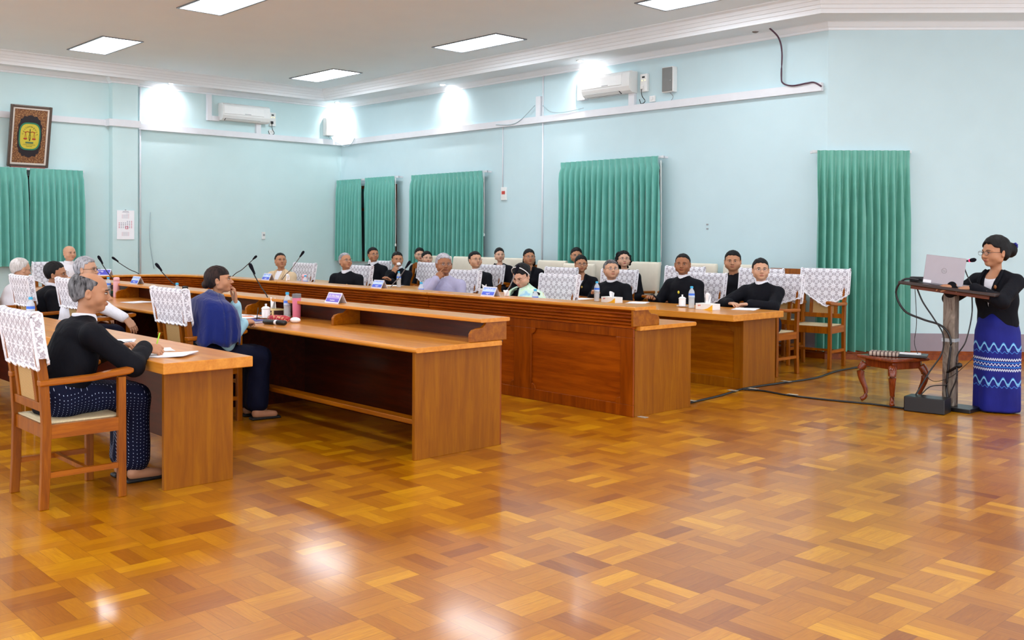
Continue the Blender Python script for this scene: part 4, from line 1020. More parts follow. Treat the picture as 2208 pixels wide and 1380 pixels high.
C_white = cloth_mat('shirt_white', (238, 238, 246), .8, .55, 10); C_lav = cloth_mat('shirt_lavender', (184, 182, 214), .75, .55, 9)
C_cream = cloth_mat('jacket_cream', (226, 200, 164), .8, .7, 8); C_pale = cloth_mat('shirt_pale_blue', (168, 214, 230), .8, .4)
C_skirt = cloth_mat('longyi_dark', (16, 20, 44), .8, .6)
def dotted():
    t = NT('longyi_dotted', .8, .2); o = t.sep(t.coord()); q = 150
    d = t.m('MULTIPLY', t.m('SINE', t.m('MULTIPLY', t.m('ADD', o[0], t.m('ADD', o[1], o[2])), q)), t.m('SINE', t.m('MULTIPLY', t.m('SUBTRACT', o[2], t.m('SUBTRACT', o[1], o[0])), q)))
    t.col(t.mix(t.m('GREATER_THAN', d, .90), srgb(9, 15, 44), srgb(190, 205, 235))); t.bump(t.noise(7, 2), .4, .02); return t.mat
C_dot = dotted()
def person(loc, face, P, label):
    """loc: world (x, y) under the hips; face: body heading in degrees (0 = +y, counter clockwise)
    P: hz head centre height, hd head yaw relative to the body, hp pitch, ht, clothes, hair, arms ..."""
    r = empty('person', (loc[0], loc[1], 0), math.radians(face), label, 'person')
    vox = P.get('vox', .0062); s = P.get('s', 1.0); stand = P.get('stand', False); lean = math.radians(P.get('lean', 4)); side = math.radians(P.get('sidelean', 0))
    hipz = .55 if not stand else .80*s
    R = rotm(P.get('hd', 0), P.get('hp', 0), P.get('hr', 0)); hs = P.get('hs', 1.0); SC_ = np.diag([hs, hs, hs*.925]); RS = R@SC_
    u = nrm((math.sin(side), math.sin(lean), math.cos(lean)))
    hz = P.get('hz', 1.16); hip = A_(0, 0, hipz)
    Lt = (hz-.155*hs-hipz)/u[2]-.0; N = hip+u*Lt                # neck base
    hc = N+u*.06+A_(0, .02, 0)+A_(P.get('hx', 0), P.get('hy', 0), P.get('hzz', .095*hs)); head0 = hc-RS@A_(0, 0, .115)   # chin origin
    sw = P.get('sw', .172 if P.get('sex') == 'f' else .188)*1.0
    skin = skin_mat(SK[P.get('skin', 'm')]); cl = P.get('cloth', C_black); fat = P.get('bfat', 1.0)
    parts = []
    # head with neck
    nl = np.linalg.inv(RS)@(N-head0); nr = P.get('nr', .049 if P.get('sex') != 'f' else .040); P.setdefault('nk0', .047 if P.get('sex') != 'f' else .039)
    hv = P.get('hvox', vox*.78)
    v, f = head_mesh(hv, P, nl, nr); v = relax(v, f, 1, .35); parts.append(((RS@v.T).T+head0, f, 0))
    toB = lambda p: RS@np.asarray(p, float)+head0
    Mh = Matrix([[*RS[0], head0[0]], [*RS[1], head0[1]], [*RS[2], head0[2]], [0, 0, 0, 1]])
    # arms
    shd = [N-u*.075+A_(sx*sw, -.0, -.0)+A_(0, 0, -.015) for sx in (1, -1)]
    arms = []
    for i, sx in enumerate((1, -1)):
        a = P.get('armR' if sx > 0 else 'armL', {}); S = shd[i]
        if 'w' in a: Wt = np.asarray(a['w'], float)
        elif 'wh' in a: Wt = toB(a['wh'])
        else: Wt = A_(sx*.13, .30, .66) if not stand else A_(sx*.2, .1, .75)
        E_, Wt = ik(S, Wt, .285*s, .25*s, a.get('pole', (sx*.6, -.3, -1)))
        fd = nrm(Wt-E_); hd_ = nrm(a['dir']) if 'dir' in a else fd
        fr = frame(hd_, a.get('up', (0, 0, 1) if abs(hd_[2]) < .8 else (0, 1, 0)))
        if P.get('hands', True) and not a.get('hide'):
            v, f = hand_mesh(P.get('handvox', vox*.7), sx, a.get('curl', (25, 30, 20)), a.get('thumb', .4), s*(.98 if P.get('sex') != 'f' else .9), a.get('curls'), a.get('spread', 4))
            v = (fr@v.T).T+Wt+fr[:, 0]*.0; parts.append((v, f, 0))
        arms.append((S, E_, Wt))
    # hidden body core so that the figure is one body
    F = Field((-.34, -.3, hipz-.14), (.34, .7, N[2]+.06), .016)
    F.cap(hip, N-u*.12, .10*fat, .11, .05, sx=1.3); F.cap(N-u*.12, N, .10, .05, .05); F.cap(shd[0], shd[1], .042, .042, .05)
    for S, E_, Wt in arms: F.cap(S, E_, .034, .026, .02); F.cap(E_, Wt, .024, .020, .02)
    if not stand:
        for sx in (-1, 1): F.cap((sx*.08, 0, hipz-.02), (sx*.11, .42, .50), .07, .055, .04)
    v, f = F.mesh(); parts.append((v, f, 0))
    if not stand:
        for sx in (-1, 1):
            F = Field((sx*.11-.12, .3, .0), (sx*.11+.12, .72, .56), .014); F.cap((sx*.11, .42, .50), (sx*.10, P.get('foot', .44), .10), .052, .036, .03); F.cap((sx*.10, P.get('foot', .44)-.02, .05), (sx*.11, P.get('foot', .44)+.13, .035), .038, .03, .03); v, f = F.mesh(); parts.append((v, f, 0))
    else:
        F = Field((-.2, -.2, 0), (.2, .3, hipz+.02), .014)
        for sx in (-1, 1): F.cap((sx*.07, 0, hipz), (sx*.06, 0, .08), .07, .036, .04); F.cap((sx*.06, -.02, .045), (sx*.06, .06, .03), .030, .022, .03)
        v, f = F.mesh(); parts.append((v, f, 0))
    np_obj('body', parts, [skin], r)
    # clothes
    ty = P.get('wear', 'collarless'); jv = vox*1.5
    zb = hipz-.12 if not stand else hipz-P.get('jl', .10)
    arr = np.array([q for a in arms for q in a]); lo = np.minimum(arr.min(0), A_(-.32*fat, -.26, zb))-.08; hi = np.maximum(arr.max(0), A_(.32*fat, .30, N[2]+.05))+.08; hi[2] = max(hi[2], N[2]+.09)
    F = Field(lo, hi, jv); t = P.get('thick', .012)
    F.cap(hip-u*.02, hip+u*Lt*.45, .118*fat+t, .112*fat+t, .04, sx=1.32)
    F.cap(hip+u*Lt*.45, N-u*.13, .112*fat+t, .112+t, .05, sx=1.38); F.cap(N-u*.12, N-u*.02, .100+t, .040+t, .05, sx=1.05)
    F.cap(shd[0], shd[1], .040+t, .040+t, .05)
    for q_ in shd: F.cap(N-u*.015, q_+A_(0, 0, .012), .036+t, .030+t, .04)
    if P.get('sex') == 'f':
        for sx in (-1, 1): F.ell(N-u*.20+A_(sx*.075, .085, 0), (.062, .055, .062), .04)
    slv = P.get('sleeve', 1.0)
    for S, E_, Wt in arms:
        F.cap(S, E_, .056+t*.8, .047+t, .035); wend = E_+(Wt-E_)*(slv-.06)
        F.cap(E_, wend, .046+t, .038+t*.9, .025)
        if slv > .9: F.op(lambda x, y, z, E_=E_, Wt=Wt: -(((x-Wt[0])*(Wt-E_)[0]+(y-Wt[1])*(Wt-E_)[1]+(z-Wt[2])*(Wt-E_)[2])/np.linalg.norm(Wt-E_)+.02)*-1*-1+0*x if False else np.sqrt((x-Wt[0])**2+(y-Wt[1])**2+(z-Wt[2])**2)-.018, Wt-.05, Wt+.05, .006, 's')
    if P.get('belly'): F.ell(hip+u*.14+A_(0, .07, 0), (.16, .12, .14), .06)
    hdN = nrm(toB((0, -.02, .06))-N)
    F.cap(N-hdN*.0, N+hdN*.14, .060, .070, .010, 's')
    if ty == 'blazer':
        wv = P.get('vw', .082); vb = P.get('vb', .26)
        def fv(x, y, z):
            tz = np.clip((N[2]-z)/vb, 0, 1); return np.maximum(np.abs(x)-wv*(1-tz), -(y-N[1]-.005*0)+.0)*.9+np.where(z < N[2]-vb, 1, 0)
        F.op(fv, N-A_(.1, 0, vb), N+A_(.1, .3, .05), .006, 's', 0)
    F.plane((0, 0, zb+.02), (0, 0, -1), .006)
    v, f = F.mesh(); v = relax(v, f, 1, .3)
    # soft cloth creases
    q = np.sin(v[:, 2]*38+v[:, 0]*9+2.1*np.sin(v[:, 1]*14))*.0022+np.sin(v[:, 0]*60+v[:, 2]*22)*.0012
    c = v-(v.mean(0)); c /= np.maximum(1e-6, np.linalg.norm(c, axis=1))[:, None]; v = v+c*q[:, None]*P.get('crease', 1)
    np_obj({'collarless': 'jacket', 'blazer': 'blazer', 'shirt': 'shirt', 'plain': 'jacket'}[ty], [(v, f, 0)], [cl], r)
    # collar band or inner blouse
    cm = P.get('collar', C_white)
    if ty in ('collarless', 'shirt') and cm:
        ax = nrm(hdN+A_(0, -.25, 0)); fr = frame(ax, (0, 1, 0)); B = N+hdN*.006; mb = MB(); n = 28; k0 = P.get('nk', 1)
        rings = [(.054, -.03), (.069, -.014), (.0675, .012), (.064, P.get('ch', .036)), (.060, P.get('ch', .036)), (.058, 0)]
        for j, (rr_, zz) in enumerate(rings):
            for i in range(n):
                a = 2*math.pi*i/n; p = B+fr[:, 0]*(zz-.016*math.sin(a)*1.0)+fr[:, 1]*rr_*math.cos(a)*.98+fr[:, 2]*rr_*math.sin(a)
                mb.v.append(tuple(p))
        for j in range(len(rings)-1):
            for i in range(n): mb.f.append((j*n+i, j*n+(i+1) % n, (j+1)*n+(i+1) % n, (j+1)*n+i)); mb.m.append(0)
        mb.build('collar', cm, r, smooth=True)
    if ty == 'blazer':
        F = Field((-.22, -.22, hipz), (.22, .3, N[2]+.05), jv*.9); t2 = t-.010
        F.cap(hip+u*Lt*.35, N-u*.13, .112*fat+t2, .112+t2, .05, sx=1.38); F.cap(N-u*.12, N-u*.02, .105+t2, .048+t2, .05, sx=1.1)
        for sx in (-1, 1): F.ell(N-u*.20+A_(sx*.075, .080, 0), (.062, .055, .062), .04)
        F.cap(N, N+hdN*.12, .050, .06, .008, 's'); v, f = F.mesh(); np_obj('blouse', [(v, f, 0)], [C_white], r)
        mb = MB()
        for sx in (-1, 1):   # lapels
            a = N+A_(sx*.075, .03, .012); b = N+A_(sx*.088, .112, -.09); c = N+A_(sx*.012, .155, -.25)
            mb.tube([a, b, c], [.012, .016, .016, .014, .012, .010, .008, .006, .004], 6, sub=4)
        mb.build('lapel', cl, r, smooth=True)
    # longyi
    if P.get('lower', True):
        lm = P.get('lowmat', C_skirt)
        if not stand:
            ft = P.get('foot', .44)
            F = Field((-.28, -.22, .04), (.28, .68, .72), max(.011, vox*2)); F.cap((-.09, -.02, hipz-.0), (.09, -.02, hipz-.0), .115, .115, .06)
            F.cap((-.09, 0, hipz), (-.10, .42, .52), .095, .075, .06); F.cap((.09, 0, hipz), (.10, .42, .52), .095, .075, .06); F.cap((0, 0, hipz), (0, .42, .52), .09, .075, .06)
            for x in (-.09, 0, .09): F.cap((x, .42, .50), (x*.9, ft, .14), .075, .085, .05)
            F.plane((0, 0, .055), (0, 0, -1), .006)
            v, f = F.mesh(); v = v+np.stack([np.sin(v[:, 2]*30+v[:, 1]*40)*.004, np.sin(v[:, 0]*70)*.003, 0*v[:, 0]], 1); np_obj('longyi', [(v, f, 0)], [lm], r)
            mb = MB()
            for sx in (-1, 1): mb.box(sx*.10-.042, sx*.10+.042, ft-.07, ft+.18, 0.0, .022)
            mb.build('sandals', M_dark, r, bevel=.01)
    # face details
    if P.get('face', True):
        for sx in (-1, 1):
            ey = toB((sx*.031, .0825, .1145)); mb = MB()
            mb.ell((sx*.031, .0815, .1145), (.0125, .0092, .0044 if not P.get('closed') else .0030), 14, 8, 0, Mh)
            gz = P.get('gaze', 0)
            mb.ell((sx*.031+gz*.004, .0868, .1148), (.0062, .0058, .0054), 12, 8, 1, Mh); mb.build('eye', [M_eye, M_iris] if not P.get('closed') else [skin, M_lid], r, smooth=True)
            mb = MB(); mb.tube([Mh@Vector((sx*(.017+.0095*k), .0905-.0007*k-.0028*k*k*.8, .1205+(.0028*math.sin(math.pi*k/3)))) for k in range(4)], [.0011, .0019, .0018, .0010], 6)
            mb.build('eyelash', M_lid, r, smooth=True)
            mb = MB(); mb.tube([Mh@Vector((sx*(.014+.0115*k), .0955-.0008*k-.0028*k*k*.8, .1345+.0032*math.sin(math.pi*(k+.4)/3.4))) for k in range(4)], [.0018, .0034, .0030, .0014], 6)
            mb.build('eyebrow', M_browg if P.get('gb') else M_brow, r, smooth=True)
        mb = MB()
        t_ = SK[P.get('skin', 'm')]; lm_ = plain('lips_%d_%s' % (t_[0], P.get('sex', 'm')), (int(t_[0]*.86), int(t_[1]*(.52 if P.get('sex') == 'f' else .66)), int(t_[2]*(.60 if P.get('sex') == 'f' else .72))), .4)
        mb.ell((0, .0885, .0538), (.0215, .0100, .0046), 16, 8, 0, Mh); mb.ell((0, .0872, .0462), (.0185, .0100, .0056), 16, 8, 0, Mh)
        mb.build('lips', lm_, r, smooth=True)
        if P.get('hair') and P['hair'] != 'none':
            v, f = hair_mesh(hv*1.05, P); v = relax(v, f, 1, .3); v = strand(v, .0016 if P['hair'] != 'curly' else .004)
            np_obj('hair', [((RS@v.T).T+head0, f, 0)], [P.get('hm', H_black)], r)
        g = P.get('glasses')
        if g:
            gm = M_rim if g == 'dark' else M_wire; rt = .0016 if g == 'dark' else .0009; mb = MB(); dz = P.get('gz', 0)
            for sx in (-1, 1):
                mb.tube([Mh@Vector((sx*.033+.0225*math.cos(a), .108-.0035*abs(math.cos(a)-.2*sx), .112+dz+.0175*math.sin(a))) for a in [2*math.pi*i/20 for i in range(20)]], rt, 6, 0, True)
                mb.tube([Mh@Vector(p) for p in [(sx*.055, .105, .117+dz), (sx*.074*P.get('w', 1), .085, .118+dz), (sx*.083*P.get('w', 1), .0, .116)]], rt, 5)
                vs = [Mh@Vector((sx*.033+.022*math.cos(a), .1075, .112+dz+.017*math.sin(a))) for a in [2*math.pi*i/16 for i in range(16)]]; mb.add(vs, [tuple(range(16))], 1)
            mb.tube([Mh@Vector((-.011, .107, .115+dz)), Mh@Vector((0, .110, .118+dz)), Mh@Vector((.011, .107, .115+dz))], rt, 5)
            mb.build('glasses', [gm, M_lens], r, smooth=True)
        if P.get('earring'):
            for sx in (-1, 1): MB().ell((sx*.083, .002, .076), (.005, .005, .005), 10, 6, 0, Mh).build('earring', M_porc, r, smooth=True)
    P['_N'], P['_u'], P['_R'], P['_h0'], P['_arms'], P['_Mh'], P['_toB'] = N, u, R, head0, arms, Mh, toB
    if P.get('pin'):
        px_, pz_ = P['pin']; y = N[1]+.125+t+P.get('piny', 0)
        MB().ell((px_, y, N[2]+pz_), (.014, .006, .018), 12, 8).build('pin_badge', P.get('pinmat', plain('badge_gold', (214, 180, 90), .3, .5, .6)), r, smooth=True)
    return r
# ---------------------------------------------------------------- who sits where
def aty(u, v, y):
    d = R_*((u-PCX)/FPX)+D_*((v-PCY)/FPX)+F_; return Vector((0, 0, CAMH))+d*(y/d.y)
def atx(u, v, x):
    d = R_*((u-PCX)/FPX)+D_*((v-PCY)/FPX)+F_; return Vector((0, 0, CAMH))+d*(x/d.x)
def world_heading(x, y, phi):
    """heading of somebody at x, y whose face is turned phi degrees to the picture's right from looking at the camera"""
    c = nrm((-x, -y)); p = np.array([-c[1], c[0]]); a = math.radians(phi); d = math.cos(a)*c+math.sin(a)*p
    return math.degrees(math.atan2(-d[0], d[1]))
def seat(head, body, phi, P, label):
    """head: world position of the head centre; body: heading in degrees; phi: see world_heading"""
    hx, hy, hz = head; P = dict(P); P['hz'] = hz; hs = P.get('hs', 1.0)
    P['hd'] = ((world_heading(hx, hy, phi)-body+180) % 360)-180
    lean, sl = math.radians(P.get('lean', 4)), math.radians(P.get('sidelean', 0))
    u = nrm((math.sin(sl), math.sin(lean), math.cos(lean))); hipz = .55 if not P.get('stand') else .80*P.get('s', 1)
    Lt = (hz-.155*hs-hipz)/u[2]; off = u*(Lt+.06)+A_(P.get('hx', 0), .02+P.get('hy', 0), 0)
    b = math.radians(body); wx = math.cos(b)*off[0]-math.sin(b)*off[1]; wy = math.sin(b)*off[0]+math.cos(b)*off[1]
    loc = (hx-wx, hy-wy); Rb = np.array([[math.cos(b), math.sin(b), 0], [-math.sin(b), math.cos(b), 0], [0, 0, 1]])
    Rh = rotm(P['hd'], P.get('hp', 0), P.get('hr', 0))
    for k in ('armR', 'armL'):
        if k in P:
            a = dict(P[k])
            if 'ww' in a: a['w'] = Rb@(np.array(a['ww'], float)-A_(loc[0], loc[1], 0))
            if 'dw' in a: a['dir'] = Rb@np.array(a['dw'], float)
            if 'uw' in a: a['up'] = Rb@np.array(a['uw'], float)
            if 'dh' in a: a['dir'] = Rh@np.array(a['dh'], float)
            if 'uh' in a: a['up'] = Rh@np.array(a['uh'], float)
            P[k] = a
    r = person(loc, body, P, label); P['_loc'] = loc; P['_Rb'] = Rb; P['_root'] = r
    return P
def toworld(P, p):
    q = P['_Rb'].T@np.asarray(p, float); return Vector((q[0]+P['_loc'][0], q[1]+P['_loc'][1], q[2]))
PEOPLE = {}
# near row -------------------------------------------------------------------
PEOPLE['writer'] = seat((-5.99, 2.20, 1.165), 0, 84, dict(vox=.0036, hair='bald', hm=H_salt, ht=.008, lean=18, skin='m', hs=1.06, hp=-6, bfat=1.08, sw=.205, foot=.42, thick=.014, rec=.03, lowmat=C_dot, w=.97, jw=.9, ch=.022,
    armR=dict(ww=(-5.86, 2.47, .815), dw=(.25, .95, -.15), uw=(.5, -.2, .75), curls=[(35, 55, 25), (45, 60, 30), (55, 65, 40), (60, 70, 40)], thumb=.9, tcurl=.6, pole=(.9, -.2, -.6)),
    armL=dict(w=(-.10, .40, .80), curl=(25, 30, 20), pole=(-.9, -.1, -.5))), 'balding person in a black jacket writing at the near table')
PEOPLE['navy'] = seat((-7.36, 3.72, 1.14), -8, 80, dict(vox=.0042, sw=.155, thick=.006, sex='f', hair='fringe', hm=H_brown, ht=.011, skin='m', hs=.95, hp=6, lean=10, wear='shirt', cloth=C_pale, collar=C_pale, sleeve=1.0, earring=True, bun=(0, -.12, .085, .036), foot=.40,
    armR=dict(ww=tuple(atz(527, 694, .80)), dw=(-.2, 1, .0), uw=(.3, 0, 1), curls=[(35, 50, 25), (50, 60, 30), (60, 65, 40), (60, 65, 40)], thumb=.8, tcurl=.5, pole=(.15, -.4, -1)),
    armL=dict(wh=(-.045, .105, -.115), dh=(.05, .10, 1), uh=(-.3, 1, -.1), curl=(12, 35, 30), thumb=.1, pole=(-.3, .5, -1))), 'person in a navy shawl resting the chin on one hand')
PEOPLE['glasses'] = seat((-9.86, 3.58, 1.165), -12, 62, dict(vox=.005, hair='short', hm=H_grey, ht=.012, skin='l', lean=14, sidelean=8, wear='shirt', cloth=C_white, glasses='dark', hs=1.03, sleeve=.92, gb=True, collar=C_white,
    armR=dict(ww=tuple(atx(276, 690, -9.28)), dw=(.25, .5, -.75), uw=(.9, .1, .5), curl=(14, 18, 12), thumb=.3, pole=(1, -.1, -.2))), 'grey haired person in dark glasses and white shirt with one arm over the chair')
PEOPLE['leaner'] = seat((-10.78, 3.60, 1.10), -8, 72, dict(vox=.005, hair='short', hm=H_black, ht=.010, skin='m', lean=20, sidelean=6, hp=-4, hr=12, hs=1.02, w=1.03, fat=1.08, glasses='wire'), 'person in a black jacket leaning sideways and smirking')
PEOPLE['whitehair'] = seat((-11.86, 3.58, 1.11), -5, 112, dict(vox=.005, hair='short', hm=H_white, ht=.009, rec=.03, skin='l', lean=12, hp=-12, wear='shirt', cloth=C_white, hs=1.02, glasses='wire'), 'white haired person in a white shirt at the left edge facing away')
PEOPLE['bald'] = seat((-15.0, 5.2, 1.225), -90, 28, dict(vox=.0075, hair='none', skin='l', lean=3, hs=1.0, wear='shirt', cloth=C_white, w=1.02, gb=True), 'bald person at the far end of the U')
# far arm of the U -----------------------------------------------------------
p = aty(605, 562, 7.62); PEOPLE['cream'] = seat((p.x, p.y, p.z), 200, 14, dict(vox=.006, hair='short', hm=H_black, ht=.009, rec=.02, skin='m', hp=8, wear='blazer', cloth=C_cream, vw=.055, vb=.32, hs=1.0, w=.97, thick=.02), 'person in a cream jacket over a white shirt')
p = aty(745, 563, 7.62); PEOPLE['pin'] = seat((p.x, p.y, p.z), 205, 28, dict(vox=.006, hair='short', hm=H_grey, ht=.008, rec=.02, skin='m', hp=10, glasses='wire', pin=(-.09, -.17), hs=1.0, w=.94, jw=.92, gb=True), 'thin grey haired person in black with a gold pin and glasses')
p = aty(957, 569, 7.60); PEOPLE['lavender'] = seat((p.x, p.y, p.z), 205, 16, dict(vox=.0052, hair='short', hm=H_silver, ht=.014, skin='d', hp=2, glasses='wire', wear='shirt', cloth=C_lav, collar=C_white, ch=.012, hs=1.08, fat=1.12, w=1.03, bfat=1.12, sw=.205, pin=(-.02, -.19), pinmat=M_dark, gb=True, thick=.016,
    armR=dict(wh=(.118, .110, -.060), dh=(-.62, .10, .62), uh=(.65, .75, .1), curls=[(5, 12, 8), (45, 55, 30), (60, 60, 40), (60, 60, 40)], thumb=.5, tcurl=.3, pole=(.7, .1, -1))), 'silver haired person in a lavender jacket touching the nose')
p = aty(1124, 593, 7.5); PEOPLE['scarf'] = seat((p.x, p.y, p.z), 176, -34, dict(vox=.0055, sex='f', hair='bun', hm=H_black, ht=.013, rec=-.005, bun=(0, -.12, .14, .045), skin='p', hp=-28, lean=18, wear='plain', cloth=C_black, collar=None, glasses='wire', closed=True, hs=1.06, fat=1.08, earring=True, lower=True), 'person in a pale green scarf looking down with a white hairband')
# back row -------------------------------------------------------------------
p = aty(805, 549, 9.55); PEOPLE['b1'] = seat((p.x, p.y, p.z), 200, 22, dict(vox=.007, hair='short', hm=H_black, ht=.012, skin='m', hp=5, glasses='wire', hs=1.02), 'person in black with glasses below the gap in the first curtain')
p = aty(857, 559, 9.5); PEOPLE['tissue'] = seat((p.x, p.y, p.z), 195, 12, dict(vox=.0065, hair='short', hm=H_black, ht=.010, skin='m', hp=0, hs=1.02, lean=8,
    armR=dict(wh=(.085, .10, -.115), dh=(-.35, .25, .85), uh=(.55, .75, -.1), curls=[(30, 40, 25)]*4, thumb=.8, tcurl=.4, pole=(.7, .2, -1)),
    armL=dict(w=(-.1, .36, .80))), 'person in black wiping the nose with a tissue')
p = aty(1025, 560, 9.5); PEOPLE['b3'] = seat((p.x, p.y, p.z), 200, 24, dict(vox=.0065, hair='short', hm=H_black, ht=.011, skin='l', hp=7, glasses='wire', hs=1.06, w=1.03, fat=1.06, bfat=1.05), 'broad person in black with glasses between the second curtain and the white blouse')
p = aty(1318, 581, 9.45); PEOPLE['stout'] = seat((p.x, p.y, p.z), 200, 14, dict(vox=.006, hair='short', hm=H_salt, ht=.012, skin='l', hp=10, glasses='wire', hs=1.06, fat=1.14, w=1.05, bfat=1.12, thick=.018,
    armR=dict(w=(.10, .40, .80), curl=(20, 25, 15)), armL=dict(w=(-.16, .34, .72))), 'stout person in black and glasses looking up behind a water bottle')
p = aty(1472, 569, 9.42); PEOPLE['slick'] = seat((p.x, p.y, p.z), 185, -8, dict(vox=.0058, hair='short', hm=H_black, ht=.008, rec=.02, skin='d', hp=2, hs=1.06, w=.98, thick=.017, bfat=1.08, pin=(-.02, -.165), pinmat=plain('badge_yellow', (240, 220, 60), .4),
    armR=dict(w=(.24, .34, .79), curl=(20, 25, 15)), armL=dict(w=(-.15, .34, .72))), 'person in black with slicked hair and a yellow badge')
p = aty(1640, 581, 9.42); PEOPLE['end'] = seat((p.x, p.y, p.z), 190, 8, dict(vox=.0055, hair='short', hm=H_black, ht=.012, part=.03, skin='l', hp=4, glasses='wire', hs=1.06, w=.96, jw=.92, thick=.017, bfat=1.06,
    armR=dict(w=(.20, .40, .80), dir=(-.8, .5, -.05), curl=(12, 18, 12), pole=(1, 0, -.5)), armL=dict(w=(-.02, .40, .80), dir=(.8, .45, -.05), curl=(12, 18, 12), pole=(-1, 0, -.5))), 'person in black with parted hair and glasses at the table end')
# wall row -------------------------------------------------------------------
p = aty(905, 549, 10.7); PEOPLE['w1'] = seat((p.x, p.y, p.z), 190, 8, dict(vox=.0078, sex='f', hair='bun', hm=H_black, ht=.012, skin='p', glasses='wire', wear='blazer', lower=True), 'person in glasses and black blazer half behind another head at the second curtain')
p = aty(921, 557, 10.3); PEOPLE['w2'] = seat((p.x, p.y, p.z), 195, 14, dict(vox=.0075, sex='f', hair='bun', hm=H_black, ht=.013, skin='p', hp=3, wear='blazer', collar=None), 'young person with tied hair left of the silver haired one')
p = aty(1077, 550, 10.68); PEOPLE['w3'] = seat((p.x, p.y, p.z), 200, 12, dict(vox=.0072, sex='f', hair='bun', hm=H_black, ht=.012, skin='p', hp=2, wear='blazer', hs=.96, w=.94), 'young person in a black blazer and white blouse under the second curtain edge')
p = aty(1141, 554, 10.3); PEOPLE['w4'] = seat((p.x, p.y, p.z), 195, 12, dict(vox=.0072, sex='f', hair='bun', hm=H_black, ht=.012, skin='m', hp=2, glasses='wire', wear='blazer', hs=1.0, vb=.18), 'person in glasses and dark blazer directly above the scarf wearer')
p = aty(1243, 551, 10.75); PEOPLE['w5'] = seat((p.x, p.y, p.z), 190, 5, dict(vox=.008, sex='f', hair='bun', hm=H_black, ht=.012, skin='m', glasses='wire', wear='blazer'), 'person half hidden in front of the third curtain')
p = aty(1253, 569, 10.08); PEOPLE['w6'] = seat((p.x, p.y, p.z), 195, 8, dict(vox=.0065, sex='f', hair='bun', hm=H_black, ht=.012, skin='m', glasses='dark', wear='blazer', pin=(-.07, -.16), hs=1.0), 'person with brown glasses, blazer, white blouse and small pin')
p = aty(1345, 559, 10.6); PEOPLE['w7'] = seat((p.x, p.y, p.z), 200, 8, dict(vox=.0072, sex='f', hair='curly', hm=H_black, skin='p', hp=6, glasses='wire', wear='blazer', hs=1.0, vw=.05, vb=.14), 'person with curly hair and glasses in front of the third curtain')
p = aty(1492, 575, 10.66); PEOPLE['w8'] = seat((p.x-.16, p.y, 1.13), 190, 5, dict(vox=.0085, sex='f', hair='bun', hm=H_black, skin='m', wear='blazer'), 'person in black hidden behind the slick haired head, only a shoulder showing')
p = aty(1580, 562, 10.6); PEOPLE['w9'] = seat((p.x, p.y, p.z), 185, -2, dict(vox=.0068, hair='short', hm=H_black, ht=.013, skin='m', hp=0, hs=1.1, w=1.06, fat=1.22, jw=1.12, bfat=1.1, collar=None, wear='plain'), 'round faced person with short black hair behind the tall lace cover')
p = aty(1122, 557, 11.0); PEOPLE['w10'] = seat((-11.10, 10.88, 1.15), 185, 5, dict(vox=.0085, sw=.14, sex='f', hair='bob', hm=H_black, skin='m', wear='blazer', face=True), 'dark haired person almost hidden left of the one above the scarf wearer')
# presenter ------------------------------------------------------------------
def skirt_mat():
    t = NT('longyi_blue', .7, .25); o = t.sep(t.coord()); x, z = o[0], o[2]; tt_ = t.m('ADD', x, t.m('MULTIPLY', o[1], .6))
    c = t.mix(t.noise(5), srgb(14, 16, 92), srgb(30, 38, 140))
    def band(z0, amp, fr, th, col, c):
        s_ = t.m('MULTIPLY', amp, t.m('SINE', t.m('MULTIPLY', tt_, fr))); d = t.m('ABSOLUTE', t.m('SUBTRACT', t.m('SUBTRACT', z, z0), s_))
        return t.mix(t.m('LESS_THAN', d, th), c, srgb(*col))
    for z0 in (.57, .27):
        c = band(z0+.012, .026, 72, .012, (60, 130, 200), c); c = band(z0+.012, .026, 72, .004, (130, 190, 225), c); c = band(z0+.002, .030, 72, .003, (150, 200, 230), c)
        c = band(z0-.036, .008, 144, .004, (60, 110, 190), c)
    c = band(.47, .006, 300, .008, (190, 196, 214), c); c = band(.445, .002, 300, .004, (40, 120, 210), c); c = band(.425, .008, 200, .005, (200, 205, 222), c)
    c = band(.405, .002, 300, .004, (40, 120, 210), c); c = band(.38, .006, 300, .008, (190, 196, 214), c)
    t.col(c); t.bump(t.noise(5, 2, v=t.mapv((2, 2, .5))), .5, .03); return t.mat
pr = seat((-3.36, 8.98, 1.40), world_heading(-3.36, 8.98, -34), -48, dict(vox=.0048, sex='f', stand=True, hair='bun', hm=H_black, ht=.020, skin='m', hp=-2, wear='blazer', hs=1.12, sw=.185, s=1.0, bun=(0, -.14, .13, .062), lean=4, jl=.16, glasses='dark', vw=.062, vb=.33, thick=.013, pin=(-.085, -.13), pinmat=plain('badge_brown', (150, 90, 40), .4), bfat=1.02, lower=False,
    armR=dict(ww=(-3.60, 8.70, 1.10), curl=(15, 22, 15), dw=(-.9, -.3, -.05), uw=(0, -.2, 1), pole=(.9, -.2, -.9)), armL=dict(ww=(-3.42, 8.68, 1.09), dw=(-.9, -.25, -.05), uw=(0, -.2, 1), curl=(15, 22, 15), pole=(-1, -.1, -.8))), 'standing presenter in a black blazer and blue patterned longyi')
rows = []
for z, a, b in [(.012, .175, .155), (.03, .180, .16), (.15, .182, .158), (.35, .190, .158), (.55, .196, .158), (.70, .186, .152), (.78, .165, .14), (.86, .15, .13)]:
    rows.append([(a*math.cos(t)+.010*math.sin(3*t+z*6)*(1-z), b*math.sin(t)+.014*math.sin(5*t-2*z)*(1.1-z), z) for t in [2*math.pi*i/72 for i in range(73)]])
MB().grid(rows).build('longyi', skirt_mat(), pr['_root'], smooth=True, solid=.006)
